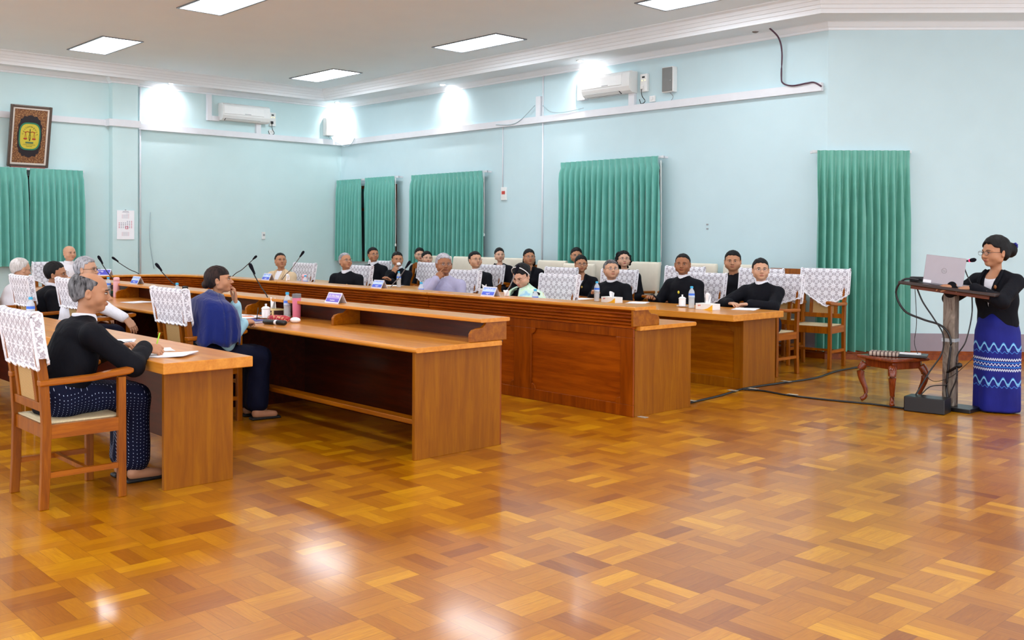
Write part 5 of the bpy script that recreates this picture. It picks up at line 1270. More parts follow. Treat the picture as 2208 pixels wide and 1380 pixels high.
# head flower clip, shawl, scarf, hairband -----------------------------------
mb = MB()
for k in range(7):
    a = 2*math.pi*k/7; mb.ell((-.03+.018*math.cos(a), -.165, .165+.018*math.sin(a)), (.013, .008, .011), 10, 6, 0, pr['_Mh'])
mb.build('flower_clip', plain('clip_blue', (30, 34, 140), .4), pr['_root'], smooth=True)
def shawl(P, mat, name, rings, label=None, seed=1, rag=.01, arc=(0, 360), par=None):
    """cloth hung round the shoulders; rings: (drop below neck base, half width, half depth, forward offset)"""
    N, u = P['_N'], P['_u']; rr = random.Random(seed); rows = []; n = 80
    for (dz, a, b, fy) in rings:
        row = []
        for i in range(n+1):
            t = math.radians(arc[0]+(arc[1]-arc[0])*i/n); f = 1+.035*min(1, abs(dz)*4)*math.sin(9*t+seed)+.02*min(1, abs(dz)*4)*math.sin(17*t)
            ex = .8; x = a*f*math.copysign(abs(math.cos(t))**ex, math.cos(t)); y = b*f*math.copysign(abs(math.sin(t))**ex, math.sin(t))+fy
            z = N[2]-dz+(rag*math.sin(7*t+seed*2) if dz > .3 else 0)+.03*math.sin(t)*(-1 if dz < .05 else 0)
            row.append((N[0]+x, N[1]+y-u[1]*dz*.9, z))
        rows.append(row)
    return MB().grid(rows).build(name, mat, par or P['_root'], smooth=True, solid=.006)
shawl(PEOPLE['navy'], C_navy, 'shawl', [(-.045, .058, .058, .0), (-.02, .080, .075, -.010), (.008, .170, .115, -.02), (.035, .245, .142, -.02), (.09, .258, .160, -.005), (.16, .272, .176, .01), (.24, .280, .186, .02), (.31, .284, .190, .025), (.35, .286, .192, .025)], seed=2, rag=.018)
def scarf_mat():
    t = NT('scarf_pastel', .6, .3); n = t.noise(7, 3, .6, dist=1.5)
    t.col(t.ramp(n, [(.3, srgb(150, 200, 226)), (.42, srgb(206, 236, 226)), (.52, srgb(198, 238, 200)), (.62, srgb(228, 240, 236)), (.72, srgb(216, 222, 160))])); t.bump(t.noise(12, 3, v=t.mapv((1, 1, .4)), dist=1), .6, .02)
    t.b.inputs['Alpha'].default_value = .93; return t.mat
M_scarf = scarf_mat(); sp = PEOPLE['scarf']
N, u = sp['_N'], sp['_u']
def drape(P, pts, wid, name, mat, par, n=26, seg=40):
    """a wide folded strip following pts"""
    C = [np.array(q, float) for q in pts]; path = []
    for i in range(len(C)-1):
        a, b, c, d = C[max(i-1, 0)], C[i], C[i+1], C[min(i+2, len(C)-1)]
        for j in range(8):
            t = j/8; path.append(.5*((2*b)+(c-a)*t+(2*a-5*b+4*c-d)*t*t+(3*b-a-3*c+d)*t**3))
    path.append(C[-1]); rows = []; K = len(path)
    for i, q in enumerate(path):
        tg = nrm(path[min(i+1, K-1)]-path[max(i-1, 0)]); out = nrm(q-(P['_N']-A_(0, .02, .12))); wdir = nrm(np.cross(tg, out)); out = np.cross(wdir, tg)
        w = wid[min(int(i/K*len(wid)), len(wid)-1)]*(1-((i/K*len(wid)) % 1))+wid[min(int(i/K*len(wid))+1, len(wid)-1)]*((i/K*len(wid)) % 1)
        rows.append([tuple(q+wdir*(w*(k/n-.5))+out*(.010*math.sin(k*1.25+i*.12)+.03*(1-(2*k/n-1)**2))) for k in range(n+1)])
    return MB().grid(rows).build(name, mat, par, smooth=True, solid=.004)
shawl(sp, M_scarf, 'scarf', [(-.05, .060, .060, .0), (-.02, .085, .085, -.0), (.015, .15, .115, -.0), (.045, .225, .15, .0), (.09, .262, .175, .01), (.16, .285, .195, .02), (.24, .295, .21, .03), (.32, .30, .22, .04), (.40, .30, .22, .045)], seed=4, rag=.03, arc=(100, 285))
drape(sp, [N+A_(.12, -.02, .0), N+A_(.105, .10, -.05), N+A_(.06, .17, -.14), N+A_(.0, .205, -.21), N+A_(-.09, .215, -.27), N+A_(-.16, .20, -.36)], [.07, .11, .13, .14, .13], 'scarf', M_scarf, sp['_root'])
MB().tube([sp['_Mh']@Vector((.100*math.cos(a), -.005+.05*math.sin(a), .122+.128*math.sin(a))) for a in [math.pi*k/20 for k in range(21)]], .005, 8).build('hairband', M_porc, sp['_root'], smooth=True)
for k_ in ('cream',):
    q = PEOPLE[k_]
MB().tube([PEOPLE['lavender']['_N']+A_(x, .128+.03*(1-abs(x)*8), -.25+.004*math.sin(x*40)) for x in (-.06, -.03, 0, .03, .06)], .004, 6).build('cloth_button', plain('button_grey', (120, 118, 150), .6), PEOPLE['lavender']['_root'], smooth=True)
# ---------------------------------------------------------------- things on the desks
Z = ZT_
M_petw = plain('water_clear', (216, 228, 236), .08, .6); 
def pet():
    t = NT('clear_plastic', .08, .6); t.col(srgb(225, 234, 240)); t.b.inputs['Alpha'].default_value = .55
    t.bump(t.noise(60, 1, v=t.mapv((.2, .2, 1))), .5, .004); MATS['clear_plastic'] = t.mat; return t.mat
M_pet = pet(); M_cap = plain('cap_blue', (60, 178, 226), .4)
def label_mat():
    t = NT('bottle_label', .4); o = t.sep(t.coord()); t.col(t.ramp(t.m('MULTIPLY', t.m('SUBTRACT', o[2], .10), 16.0), [(.0, srgb(150, 200, 240)), (.5, srgb(220, 235, 250)), (.62, srgb(60, 120, 220)), (1, srgb(40, 90, 200))])); return t.mat
M_lab = label_mat()
def make_bottle(label):
    r = empty('water_bottle', (0, 0, 0), 0, label, 'bottle', 'clear water bottles with blue caps')
    pr_ = [(.004, 0), (.030, .003), (.032, .012)]
    for k in range(5): z = .022+k*.016; pr_ += [(.032, z), (.0295, z+.006), (.032, z+.012)]
    pr_ += [(.032, .110), (.032, .160), (.030, .176), (.020, .196), (.0135, .206), (.0135, .216)]
    BB = MB().lathe(pr_, 20).build('bottle_body', M_pet, r, smooth=True)
    MB().lathe([(.0325, .110), (.0325, .158)], 20).build('bottle_label', M_lab, BB, smooth=True)
    MB().lathe([(.0, .212), (.016, .212), (.016, .230), (.013, .233), (0, .233)], 16).build('bottle_cap', M_cap, r, smooth='angle'); return r
def make_cup(label):
    r = empty('lidded_cup', (0, 0, 0), 0, label, 'cup', 'white lidded porcelain cups')
    MB().lathe([(.0, .012), (.030, .012), (.037, .02), (.038, .085), (.036, .088), (.0, .088)], 24).build('cup_body', M_porc, r, smooth='angle')
    MB().lathe([(.0, .004), (.04, .004), (.065, .012), (.064, .016), (.035, .010), (0, .010)], 24).build('saucer', M_porc, r, smooth=True)
    MB().lathe([(.041, .088), (.041, .093), (.028, .106), (.010, .112), (.007, .118), (.011, .126), (.008, .133), (0, .134)], 24).build('lid', M_porc, r, smooth=True)
    MB().tube([(.036, 0, .075), (.056, 0, .072), (.060, 0, .05), (.052, 0, .032), (.036, 0, .03)], .005, 8, sub=4).build('handle', M_porc, r, smooth=True); return r
M_gold = plain('tissue_box_cream', (226, 208, 150), .35, .4); M_bwht = plain('box_white', (240, 240, 238), .5); M_byel = plain('box_yellow', (246, 186, 30), .5)
M_tgr = plain('panel_green', (60, 140, 96), .5); M_tbr = plain('panel_brown', (60, 34, 34), .5); M_red = plain('print_red_dot', (200, 60, 40), .5)
def tissue_mesh(h, w, seed):
    rr = random.Random(seed); rows = []
    for j in range(7):
        t = j/6; rows.append([(w*(.25+.9*t*(1-.5*t))*math.cos(a)+.006*math.sin(3*a+seed), w*.45*(1-.3*t)*math.sin(a)+.008*math.sin(2*a+t*3+seed), h*t*(1+.22*math.sin(2*a+seed)*t)) for a in [2*math.pi*i/24*.86 for i in range(25)]])
    return MB().grid(rows)
def tissue_box(loc, rz, lab, style, seed=1, tall=False):
    r = empty('tissue_box', loc, rz, lab, 'tissue box'); hx, hy, h = (.115, .06, .075)
    if style in ('brown', 'green'):
        MB().box(-hx, hx, -hy, hy, 0, h).build('box_body', M_gold, r, bevel=.006); pm = M_tbr if style == 'brown' else M_tgr
        MB().box(-hx+.018, hx-.018, -hy-.0015, -hy, .016, h-.014).build('carved_panel', pm, r); MB().box(hx, hx+.0015, -hy+.014, hy-.014, .016, h-.014).build('carved_panel', pm, r)
        mb = MB()
        for k in range(9): x = -.08+.02*k; mb.tube([(x-.008, -hy-.002, .026+.01*(k % 2)), (x, -hy-.004, .045-.008*(k % 3)), (x+.012, -hy-.002, .03+.008*(k % 3))], .004, 5)
        mb.build('carving', M_gold, r, smooth=True)
    else:
        MB().box(-hx, hx, -hy, hy, 0, h*.85).build('box_body', M_bwht, r, bevel=.003); m_ = M_byel if style == 'yellow' else M_grey
        MB().prism([(-.03, .0), (hx, .0), (hx, .058), (.09, .042), (.05, .018), (.01, .006)], lambda p, t: (p[0], -hy-.001*t, p[1])).build('printed_swoosh', m_, r)
        mb = MB(); mb.ell((-.075, -hy, .042), (.007, .0015, .009), 8, 6).ell((-.055, -hy, .044), (.007, .0015, .009), 8, 6); mb.build('printed_flowers', M_red, r)
    o = tissue_mesh(.095 if tall else .055, .05, seed).build('tissue', M_tissue, r, smooth=True, solid=.001); o.location = (0, 0, h*.8)
    return r
M_nb = [NT('plate_blue', .4)]
t = M_nb[0]; o = t.sep(t.coord()); t.col(t.ramp(t.m('MULTIPLY', o[2], 11), [(.0, srgb(64, 88, 214)), (.44, srgb(84, 110, 224)), (.47, srgb(206, 232, 252)), (.8, srgb(140, 170, 235)), (1, srgb(110, 130, 220))])); M_nb = t.mat
t = NT('plate_violet', .4); o = t.sep(t.coord()); t.col(t.ramp(t.m('MULTIPLY', o[2], 11), [(.0, srgb(104, 92, 204)), (.42, srgb(120, 100, 210)), (.46, srgb(190, 170, 232)), (1, srgb(136, 116, 214))])); M_nv = t.mat
M_nd = plain('plate_deep_blue', (64, 58, 190), .4); M_acr = plain('acrylic_clear', (226, 226, 236), .15, .6); M_ink = plain('white_lettering', (250, 250, 252), .5)
def plate(loc, rz, lab, mat, l1, l2, w=.19, back=False, h=.085):
    """tent name card; printed side faces local -y"""
    r = empty('name_plate', loc, rz, lab, 'name plate', 'folded desk name plates'); a = .045
    MB().prism([(-a, 0), (-a+.004, 0), (.002, h-.003), (a-.004, 0), (a, 0), (0, h+.003)], lambda p, t: (-w/2+w*t, p[0], p[1])).build('plate_stand', M_acr, r)
    ln = math.hypot(a, h); ey = Vector((0, a/ln, h/ln)); nn = Vector((0, -h/ln, a/ln)); c = Vector((0, -a, 0))
    def q(x, s_, e=.0015): return c+Vector((x, 0, 0))+ey*s_+nn*e
    PF = MB().add([q(-w/2+.008, .010), q(w/2-.008, .010), q(w/2-.008, ln-.008), q(-w/2+.008, ln-.008)], [(0, 1, 2, 3)]).build('printed_face', mat, r)
    for txt, f, s_ in ((l1, .70, .026), (l2, .27, .019)):
        if txt: text(txt, s_, plane_mat(q(0, ln*f, .0022), (1, 0, 0), ey), M_ink, PF)
    return r
DY = .0
# desk name plates ( far arm: printed side faces the hall, -y ; near arm plates face the camera too )
plate((-11.40, 6.44, LEDGE), 0, 'blue name plate in front of the person in the cream jacket', M_nb, 'ဦးမြင့်', 'အဖွဲ့ဝင်')
plate((-8.98, 6.46, LEDGE), 0, 'blue name plate below the gold pin wearer', M_nb, 'ဦးမောင်မောင်', 'အဖွဲ့ဝင်')
plate((-7.13, 6.46, LEDGE), 0, 'blue name plate right of the lavender jacket', M_nb, 'ဒေါ်ခင်ခင်', 'အဖွဲ့ဝင်')
plate((-7.20, 4.72, LEDGE), 0, 'violet name plate on the near desk ledge beside the pink tumbler', M_nv, 'Dr. Moe Aung', 'Academic', .21)
plate((-11.40, 4.72, LEDGE), 0, 'pale blue name plate on the near ledge left of the navy shawl chair', M_nb, 'U Thein Zaw', 'Member', .21)
plate((-12.75, 4.72, LEDGE), 0, 'pale blue name plate just behind the writing man forehead', M_nb, 'U Tin Maung', 'Member', .21)
plate((-14.05, 5.30, LEDGE), .55, 'deep blue wide name plate at the end of the U', M_nd, 'ဥက္ကဋ္ဌ', 'ခုံရုံး', .34)
plate((-11.0, 8.72, Z), 0, 'blue name plate on the back table left of the lavender elbow', M_nb, 'ဦးအောင်', 'ညွှန်ကြားရေးမှူး', .2)
plate((-13.0, 8.72, Z), 0, 'blue name plate on the back table beside the cream jacket chair', M_nb, 'ဦးစိုး', 'ညွှန်ကြားရေးမှူး', .2)
# microphones
M_foam = plain('foam_black', (22, 22, 30), .9, .1, var=.2, vs=300)
def mic(base, tip, lab, neck=M_black, hb=.0, head=.018):
    b = Vector(base); t = Vector(tip)-b; r = empty('gooseneck_microphone', base, 0, lab, 'microphone', 'gooseneck desk microphones')
    MB().box(-.055, .055, -.06, .06, 0, .028).add([(-.05, -.055, .028), (.05, -.055, .028), (.045, .05, .055), (-.045, .05, .055)], [(0, 1, 2, 3)]).build('microphone_base', M_black, r, bevel=.006)
    d = t.normalized(); p0 = Vector((0, .03, .03)); mid1 = p0+Vector((0, 0, .10)); mid2 = p0+(t-p0)*.5+Vector((0, 0, .02))
    e = t-d*.07
    MB().tube([p0, mid1*.6+p0*.4, mid1*.5+mid2*.5, mid2, e], .0055, 8, sub=6).build('gooseneck', neck, r, smooth=True)
    dd = (t-mid2).normalized(); M_ = Vector((0, 0, 1)).rotation_difference(dd).to_matrix().to_4x4(); M_ = Matrix.Translation(t-dd*.085)@M_
    MB().lathe([(.006, 0), (.011, .02), (.013, .045), (head*.85, .06), (head, .085), (head*.8, .108), (0, .118)], 16, M=M_).build('foam_windscreen', M_foam, r, smooth=True); return r
def tip(u, v, y): return tuple(aty(u, v, y))
def mb_(u, v, y, dx=0): q = aty(u, v, y); return (q.x+dx, y, Z)
mic(mb_(578, 668, 4.62), tip(541, 574, 4.5), 'large microphone beside the navy shawl, base on the near desk')
mic(mb_(392, 640, 4.64), tip(339, 572, 4.5), 'microphone rising behind the empty lace cover of the navy shawl chair')
mic(mb_(250, 636, 4.64), tip(214, 556, 4.5), 'microphone right of the dark glasses wearer')
mic((-14.15, 5.95, Z), tuple(atx(245, 557, -14.3)), 'small distant microphone at the end of the U')
mic(mb_(490, 603, 6.75), tip(551, 554, 6.8), 'microphone left of the cream jacket against the wall')
M_steel = plain('gooseneck_grey', (120, 118, 120), .35, .5, .5)
mic(mb_(598, 608, 6.75), tip(653, 545, 6.9), 'microphone in front of the cream jacket', M_steel)
mic(mb_(832, 628, 6.75), tip(882, 567, 6.9), 'microphone rising in front of the tissue holder', M_steel)
mic(mb_(1080, 648, 6.75), tip(1116, 577, 6.9), 'microphone left of the pale green scarf', M_steel)
# bottles and cups
B = make_bottle('water bottle behind the pink tumbler beside the navy shawl'); B.location = (-7.80, 4.60, Z)
bl = [((-11.86, 4.56, Z), 'water bottle behind the pale pink flask'), ((-10.02, 4.58, Z), 'water bottle left of the navy shawl hair'),
      ((-11.05, 6.78, Z+.0), 'water bottle in front of the cream jacket'), ((-8.66, 6.80, Z), 'water bottle whose cap shows over the gold pin plate'), ((-6.85, 6.80, Z), 'water bottle whose cap shows over the plate by the lavender sleeve'),
      ((-11.50, 8.62, Z), 'water bottle on the back table right of the tissue holder'), ((-10.22, 8.72, Z), 'water bottle mostly hidden behind the lavender shoulder'),
      ((-7.60, 8.55, Z), 'water bottle in front of the stout person'), ((-6.24, 8.52, Z), 'water bottle near the table end'), ((-8.44, 2.62, Z), 'water bottle behind the writing man back')]
for l, lab in bl: dup(B, l, None, lab)
C = make_cup('white lidded cup by the tissue box on the near desk'); C.location = (-7.86, 4.42, Z); C.rotation_euler = (0, 0, 2.6)
for l, lab in [((-11.72, 4.44, Z), 'white lidded cup right of the green panelled tissue box'), ((-9.78, 8.60, Z), 'white lidded cup on the back table behind the plate by the lavender sleeve'),
               ((-6.42, 8.60, Z), 'white lidded cup left of the end bottle'), ((-10.88, 8.80, Z), 'white lidded cup behind the lavender elbow'), ((-13.02, 8.86, Z), 'white lidded cup right of the cream jacket chair')]:
    dup(C, l, 2.8, lab)
tissue_box((-8.04, 4.60, Z), -.12, 'cream tissue box with dark carved panels on the near desk', 'brown', 1, True)
tissue_box((-12.02, 4.62, Z), -.1, 'cream tissue box with green panels on the near desk', 'green', 2, True)
tissue_box((-7.38, 8.56, Z), -.1, 'white tissue box with yellow swoosh before the stout person', 'yellow', 3)
tissue_box((-6.02, 8.50, Z), -.1, 'white tissue box with yellow swoosh near the table end', 'yellow', 4, True)
tissue_box((-12.72, 8.86, Z), .0, 'white tissue box with yellow swoosh near the cream jacket chair', 'yellow', 5)
tissue_box((-12.1, 8.55, Z), .0, 'white tissue box with grey swoosh below the tissue holder', 'grey', 6)
tissue_box((-9.52, 8.52, Z), .0, 'white tissue box with grey swoosh below the broad person', 'grey', 7)
def loose_tissue(loc, lab, h=.06, seed=3):
    o = tissue_mesh(h, .045, seed).build('paper_tissue', M_tissue, None, smooth=True, solid=.001); o.location = loc; tag(o, lab, 'tissue'); return o
loose_tissue((-11.10, 6.55, LEDGE+.001), 'white tissue peak in front of the cream jacket', .07, 4); loose_tissue((-6.97, 6.52, LEDGE+.001), 'crumpled white tissue on the ledge right of the name plate', .05, 5)
q = PEOPLE['tissue']; a_ = q['_toB']((.006, .120, .040)); w_ = toworld(q, a_)
o = MB().ell((0, 0, 0), (.046, .022, .026), 20, 12).build('paper_tissue', M_tissue, None, smooth=True); o.location = w_; tag(o, 'white tissue held to the nose', 'tissue')
for v_ in o.data.vertices: v_.co += Vector((math.sin(v_.co.y*300), math.cos(v_.co.z*260), math.sin(v_.co.x*280)))*.004
# drinking vessels of other kinds
r = empty('insulated_tumbler', (-7.64, 4.60, Z), 0, 'pink tumbler with grey lid on the near desk', 'tumbler'); mp = plain('tumbler_pink', (230, 130, 160), .4)
MB().lathe([(0, 0), (.030, 0), (.0355, .01), (.038, .19), (0, .19)], 24).build('tumbler_body', mp, r, smooth='angle'); MB().lathe([(0, .19), (.039, .19), (.0395, .222), (.036, .226), (0, .226)], 24).build('tumbler_lid', plain('lid_grey', (120, 120, 124), .4), r, smooth='angle')
MB().tube([(-.036, 0, .20), (-.046, -.005, .19), (-.045, -.005, .14)], .004, 6).build('strap', plain('strap_red', (200, 50, 90), .5), r, smooth=True)
mpp = plain('flask_pale_pink', (244, 188, 196), .4)
for l, lab in [((-11.66, 4.58, Z), 'pale pink flask on the near desk beside a white cup'), ((-11.20, 6.86, Z), 'pale pink flask top showing in front of the cream jacket')]:
    r = empty('flask', l, 0, lab, 'flask'); MB().lathe([(0, 0), (.034, 0), (.037, .01), (.037, .19), (0, .19)], 24).build('flask_body', mpp, r, smooth='angle'); MB().lathe([(0, .191), (.037, .191), (.036, .225), (.026, .236), (0, .238)], 24).build('flask_lid', mpp, r, smooth=True)
r = empty('glass_jar', (-10.24, 4.46, Z), 0, 'clear glass with amber tea behind the navy shawl chair', 'glass'); MB().lathe([(0, 0), (.034, 0), (.036, .01), (.036, .095), (.033, .095), (.033, .012), (0, .012)], 20).build('glass_body', M_pet, r, smooth='angle'); MB().lathe([(0, .013), (.0325, .013), (.0325, .07), (0, .07)], 20).build('tea', plain('tea_amber', (190, 140, 60), .2), r, smooth='angle')
r = empty('thermos', (-10.0+.13, 4.60, Z), 0, 'black thermos beside a green cup left of the navy shawl neck', 'thermos'); MB().lathe([(0, 0), (.033, 0), (.034, .15), (.030, .16), (.03, .20), (0, .205)], 20).build('thermos_body', M_black, r, smooth='angle'); MB().lathe([(.0345, .135), (.0345, .142)], 20).build('steel_ring', M_chrome, r)
r = empty('drink_can', (-9.70, 4.52, Z), 0, 'green drink cup left of the navy shawl neck', 'cup'); MB().lathe([(0, 0), (.032, 0), (.034, .13), (0, .13)], 20).build('cup_body', plain('cup_green', (120, 190, 50), .4), r, smooth='angle')
r = empty('snack_plate', (-11.92, 4.30, Z), 0, 'white saucer with yellow cake on the near desk', 'plate'); MB().lathe([(0, .004), (.05, .004), (.085, .014), (.084, .018), (.05, .009), (0, .009)], 24).build('saucer', M_porc, r, smooth=True); MB().box(-.05, .045, -.03, .03, .009, .035).build('cake_slice', plain('cake_yellow', (246, 220, 110), .8, bump=.5, bs=60), r, bevel=.008)
# papers
def papers(loc, rz, lab, n=3, w=.21, l=.297, mat=M_paper, fan=.12, name='paper_sheets', lift=0):
    r = empty(name, loc, rz, lab, 'papers'); rr = random.Random(len(lab))
    for k in range(n):
        a = rr.uniform(-fan, fan); rows = [[(w*(i/6-.5), l*(j/6-.5), .0012*k+.0008+lift*max(0, (j/6-.6))*.5+.002*math.sin(i*.9+k)*abs(j/6-.5)*(1 if k == n-1 else .2)) for i in range(7)] for j in range(7)]
        MB().grid(rows).build('sheet', mat, r, smooth=True, M=Matrix.Rotation(a, 4, 'Z'), solid=.0006)
    return r
papers((-5.84, 2.60, Z), -.75, 'open white pages under the writing hand', 5, .24, .32, lift=.06)
papers((-6.15, 2.66, Z), -.2, 'white notebook page beside the writing sleeve', 3, .20, .22)
papers((-6.85, 2.66, Z), -.4, 'white sheets with folded glasses in front of the writing man chest', 3)
papers((-8.05, 4.30, Z), -.2, 'white pages in front of the navy shawl', 4, .22, .3, lift=.05)
papers((-8.35, 4.36, Z), .1, 'white note pages left of the navy shawl hand', 3)
papers((-10.62, 4.42, Z), .2, 'thick white papers on the near desk left of the lace cover', 4, .26, .3)
papers((-12.55, 4.30, Z), .1, 'curled white paper in front of the dark glasses wearer', 3, lift=.25)
papers((-7.15, 8.74, Z), .5, 'white papers with coloured tabs in front of the slick haired person', 4)
papers((-5.80, 8.86, Z), .4, 'white papers hanging over the back table end', 4, .23, .32)
papers((-8.02, 8.74, Z), .1, 'white papers and box left of the stout person', 2)
papers((-11.9, 8.80, Z), .1, 'white papers in front of the tissue holder', 3)
papers((-9.2, 8.78, Z), .3, 'white sheet right of the grey swoosh box', 2)
MB_ = MB().tube([(-6.73, 2.55, Z+.012), (-6.66, 2.58, Z+.018), (-6.62, 2.62, Z+.012), (-6.60, 2.70, Z+.02)], .002, 6, sub=4)
for cx_ in (-6.72, -6.67): MB_.tube([(cx_+.02*math.cos(a), 2.56+.018*math.sin(a), Z+.014) for a in [2*math.pi*i/16 for i in range(16)]], .002, 5, 0, True)
tag(MB_.build('folded_glasses', M_black, None, smooth=True), 'dark folded glasses lying on the near table by the white sheets', 'glasses')
def prop(name, mb, mat, lab, cat, loc=(0, 0, 0), rz=0, **k):
    o = mb.build(name, mat, None, **k); o.location = loc; o.rotation_euler = (0, 0, rz); tag(o, lab, cat); return o
prop('pencil_case', MB().lathe([(0, -.11), (.024, -.105), (.031, -.05), (.031, .06), (.022, .105), (0, .11)], 18, M=Matrix.Rotation(PI/2, 4, 'Y'), sy=1.2), (lambda t: (t.col(t.ramp(t.noise(45, 2), [(.52, srgb(176, 26, 50)), (.6, srgb(216, 160, 120))])), t.mat)[1])(NT('floral_red', .6)), 'red flowered pencil case on the near desk edge', 'pencil case', (-7.46, 4.32, Z+.031), .35, smooth=True)
prop('white_pouch', MB().ell((0, 0, 0), (.05, .035, .024), 16, 10), M_tissue, 'small white pouch at the end of the red pencil case', 'pouch', (-7.33, 4.40, Z+.024), .4, smooth=True)
r = empty('glasses_case', (-7.27, 4.17, Z), .30, 'black rolled case with white band at the desk edge', 'case'); MB().lathe([(0, -.12), (.020, -.118), (.026, -.11), (.026, .11), (.02, .118), (0, .12)], 18, M=Matrix.Translation((0, 0, .022))@Matrix.Rotation(PI/2, 4, 'Y'), sx=.8).build('case_body', M_black, r, smooth=True)
MB().lathe([(.0268, -.012), (.0268, .012)], 18, M=Matrix.Translation((.02, 0, .022))@Matrix.Rotation(PI/2, 4, 'Y'), sx=.8).build('band', M_paper, r, smooth=True)
r = empty('notebook', (-7.62, 4.17, Z), .2, 'blue notebook with pale page edge at the desk edge', 'book'); MB().box(-.13, .13, -.08, .08, 0, .003).box(-.13, .13, -.08, .08, .016, .019).build('book_cover', plain('book_blue', (40, 50, 140), .5), r); MB().box(-.127, .125, -.078, .076, .003, .016).build('pages', M_paper, r)
prop('folder', MB().box(-.14, .14, -.10, .10, 0, .004), plain('folder_orange', (255, 150, 100), .5), 'orange folder between the papers and the microphone base', 'folder', (-8.02, 4.47, Z+.006), .3)
prop('pen', MB().tube([(0, 0, 0), (.012, .03, .13)], .004, 8), plain('pen_green', (170, 220, 50), .4), 'light green pen in the writing hand', 'pen', (-5.90, 2.55, Z+.008), smooth=True)
prop('pen', MB().tube([(0, 0, 0), (-.03, .03, .10)], .004, 8), M_black, 'dark pen in the hand of the navy shawl wearer', 'pen', tuple(Vector(atz(540, 690, Z+.02))+Vector((0, .06, 0))), smooth=True)
prop('bookmark_ribbon', MB().tube([(0, 0, 0), (-.02, -.03, -.004), (-.03, -.07, -.02), (-.03, -.075, -.09)], .003, 6, sub=4), M_paper, 'short white ribbon hanging from the desk edge by the hand', 'ribbon', (-7.72, 4.10, Z+.008), smooth=True)
# ---------------------------------------------------------------- presenter corner
M_pod = plain('podium_laminate', (50, 34, 30), .35, .5); 
t = NT('podium_column_worn', .5, .4); t.col(t.ramp(t.noise(7, 4, .7, v=t.mapv((2, 2, .6)), dist=1), [(.35, srgb(78, 52, 42)), (.5, srgb(120, 108, 96)), (.7, srgb(150, 138, 124))])); M_col = t.mat
pd = empty('lectern', (-3.66, 8.82, 0), 0, 'lectern with a worn grey column and sloping dark top', 'lectern')
Tl = Matrix.Translation((.05, -.02, 1.06))@Matrix.Rotation(math.radians(5.5), 4, 'Y')
MB().prism([(-.44, -.20), (.40, -.20), (.40, .20), (-.44, .20)], lambda p, t: Tl@Vector((p[0], p[1], .028*t))).build('lectern_top', M_pod, pd, bevel=.008)
MB().prism([(-.34, -.16), (.34, -.16), (.30, .16), (-.30, .16)], lambda p, t: Tl@Vector((p[0], p[1], -.03+.028*t))).build('under_tray', wood('podium_red', (130, 70, 44), (84, 40, 24), 'x'), pd, bevel=.004)
MB().box(-.055, .05, -.05, .05, .03, 1.03).build('column', M_col, pd, bevel=.01)
MB().box(-.16, .22, -.12, .14, 0, .035).build('foot_plate', M_black, pd, bevel=.006)
MB().box(-.06, .055, -.053, .053, .60, .63).build('tape_band', M_pet, pd)
lp = empty('laptop', (-3.69, 8.70, 1.093), 0, 'silver laptop open on the lectern with its lid to the hall', 'laptop')
Ml = Matrix.Rotation(math.radians(5.5), 4, 'Y'); M_alu = plain('laptop_silver', (168, 160, 166), .35, .5, .3, var=.03)
MB().prism([(-.175, -.0), (.175, -.0), (.175, .235), (-.175, .235)], lambda p, t: Ml@Vector((p[0], p[1], .004+.014*t))).build('keyboard_deck', M_alu, lp, bevel=.003)
Mq = Ml@Matrix.Rotation(math.radians(-4), 4, 'X')
LID = MB().box(-.175, .175, -.010, 0, .012, .262, M=Mq).build('lid', M_alu, lp, bevel=.005)
MB().box(-.165, .165, .0005, .0015, .022, .252, M=Mq).build('screen', M_black, LID)
mb = MB().tube([Mq@Vector((.022*math.cos(a), -.0108, .135+.022*math.sin(a))) for a in [2*math.pi*i/28 for i in range(28)]], .0012, 6, 0, True)
lt = mb.build('logo_ring', M_chrome, LID, smooth=True)
text('hp', .026, Mq@plane_mat((0, -.0112, .135), (1, 0, 0), (0, 0, 1)), M_chrome, LID)
MB().box(-.172, -.10, -.0112, -.010, .014, .040, M=Mq).build('sticker', M_paper, LID)
prop('power_adapter', MB().box(-.07, .07, -.03, .03, 0, .045), M_black, 'black power adapter on the lectern left of the laptop', 'adapter', (-3.93, 8.76, 1.122), 0, bevel=.006)
prop('paper_sheets', MB().box(-.07, .07, -.05, .05, 0, .004), M_paper, 'white notes under the presenter hand on the lectern', 'papers', (-3.38, 8.70, 1.067), .2)
mc = empty('lectern_microphone', (-3.42, 8.66, 1.07), 0, 'microphone with a glowing red ring at the lectern', 'microphone')
e0 = Vector(aty(2103, 560, 8.70))-Vector((-3.42, 8.66, 1.07)); e1 = Vector(aty(2084, 563, 8.72))-Vector((-3.42, 8.66, 1.07))
MB().tube([(0, .05, 0), e1*.5+Vector((-.03, .03, .0)), e1+Vector((-.03, .02, -.03)), e1], .005, 6, sub=5).build('gooseneck', M_black, mc, smooth=True)
dd = (e0-e1).normalized(); Mm = Matrix.Translation(e1)@Vector((0, 0, 1)).rotation_difference(dd).to_matrix().to_4x4()
MB().lathe([(.007, 0), (.010, .018), (.012, .03)], 12, M=Mm).build('capsule', M_black, mc, smooth=True); MB().lathe([(.0135, .03), (.0145, .038)], 12, M=Mm).build('light_ring', emit('red_ring', (255, 30, 80), 3), mc, smooth=True)
MB().lathe([(.014, .038), (.018, .055), (.018, .075), (.010, .09), (0, .092)], 12, M=Mm).build('foam_windscreen', M_foam, mc, smooth=True)
spb = prop('amplifier_box', MB().box(-.17, .17, -.10, .10, 0, .13), M_black, 'black equipment box on the floor at the foot of the lectern', 'box', (-3.74, 8.54, 0), .12, bevel=.008)
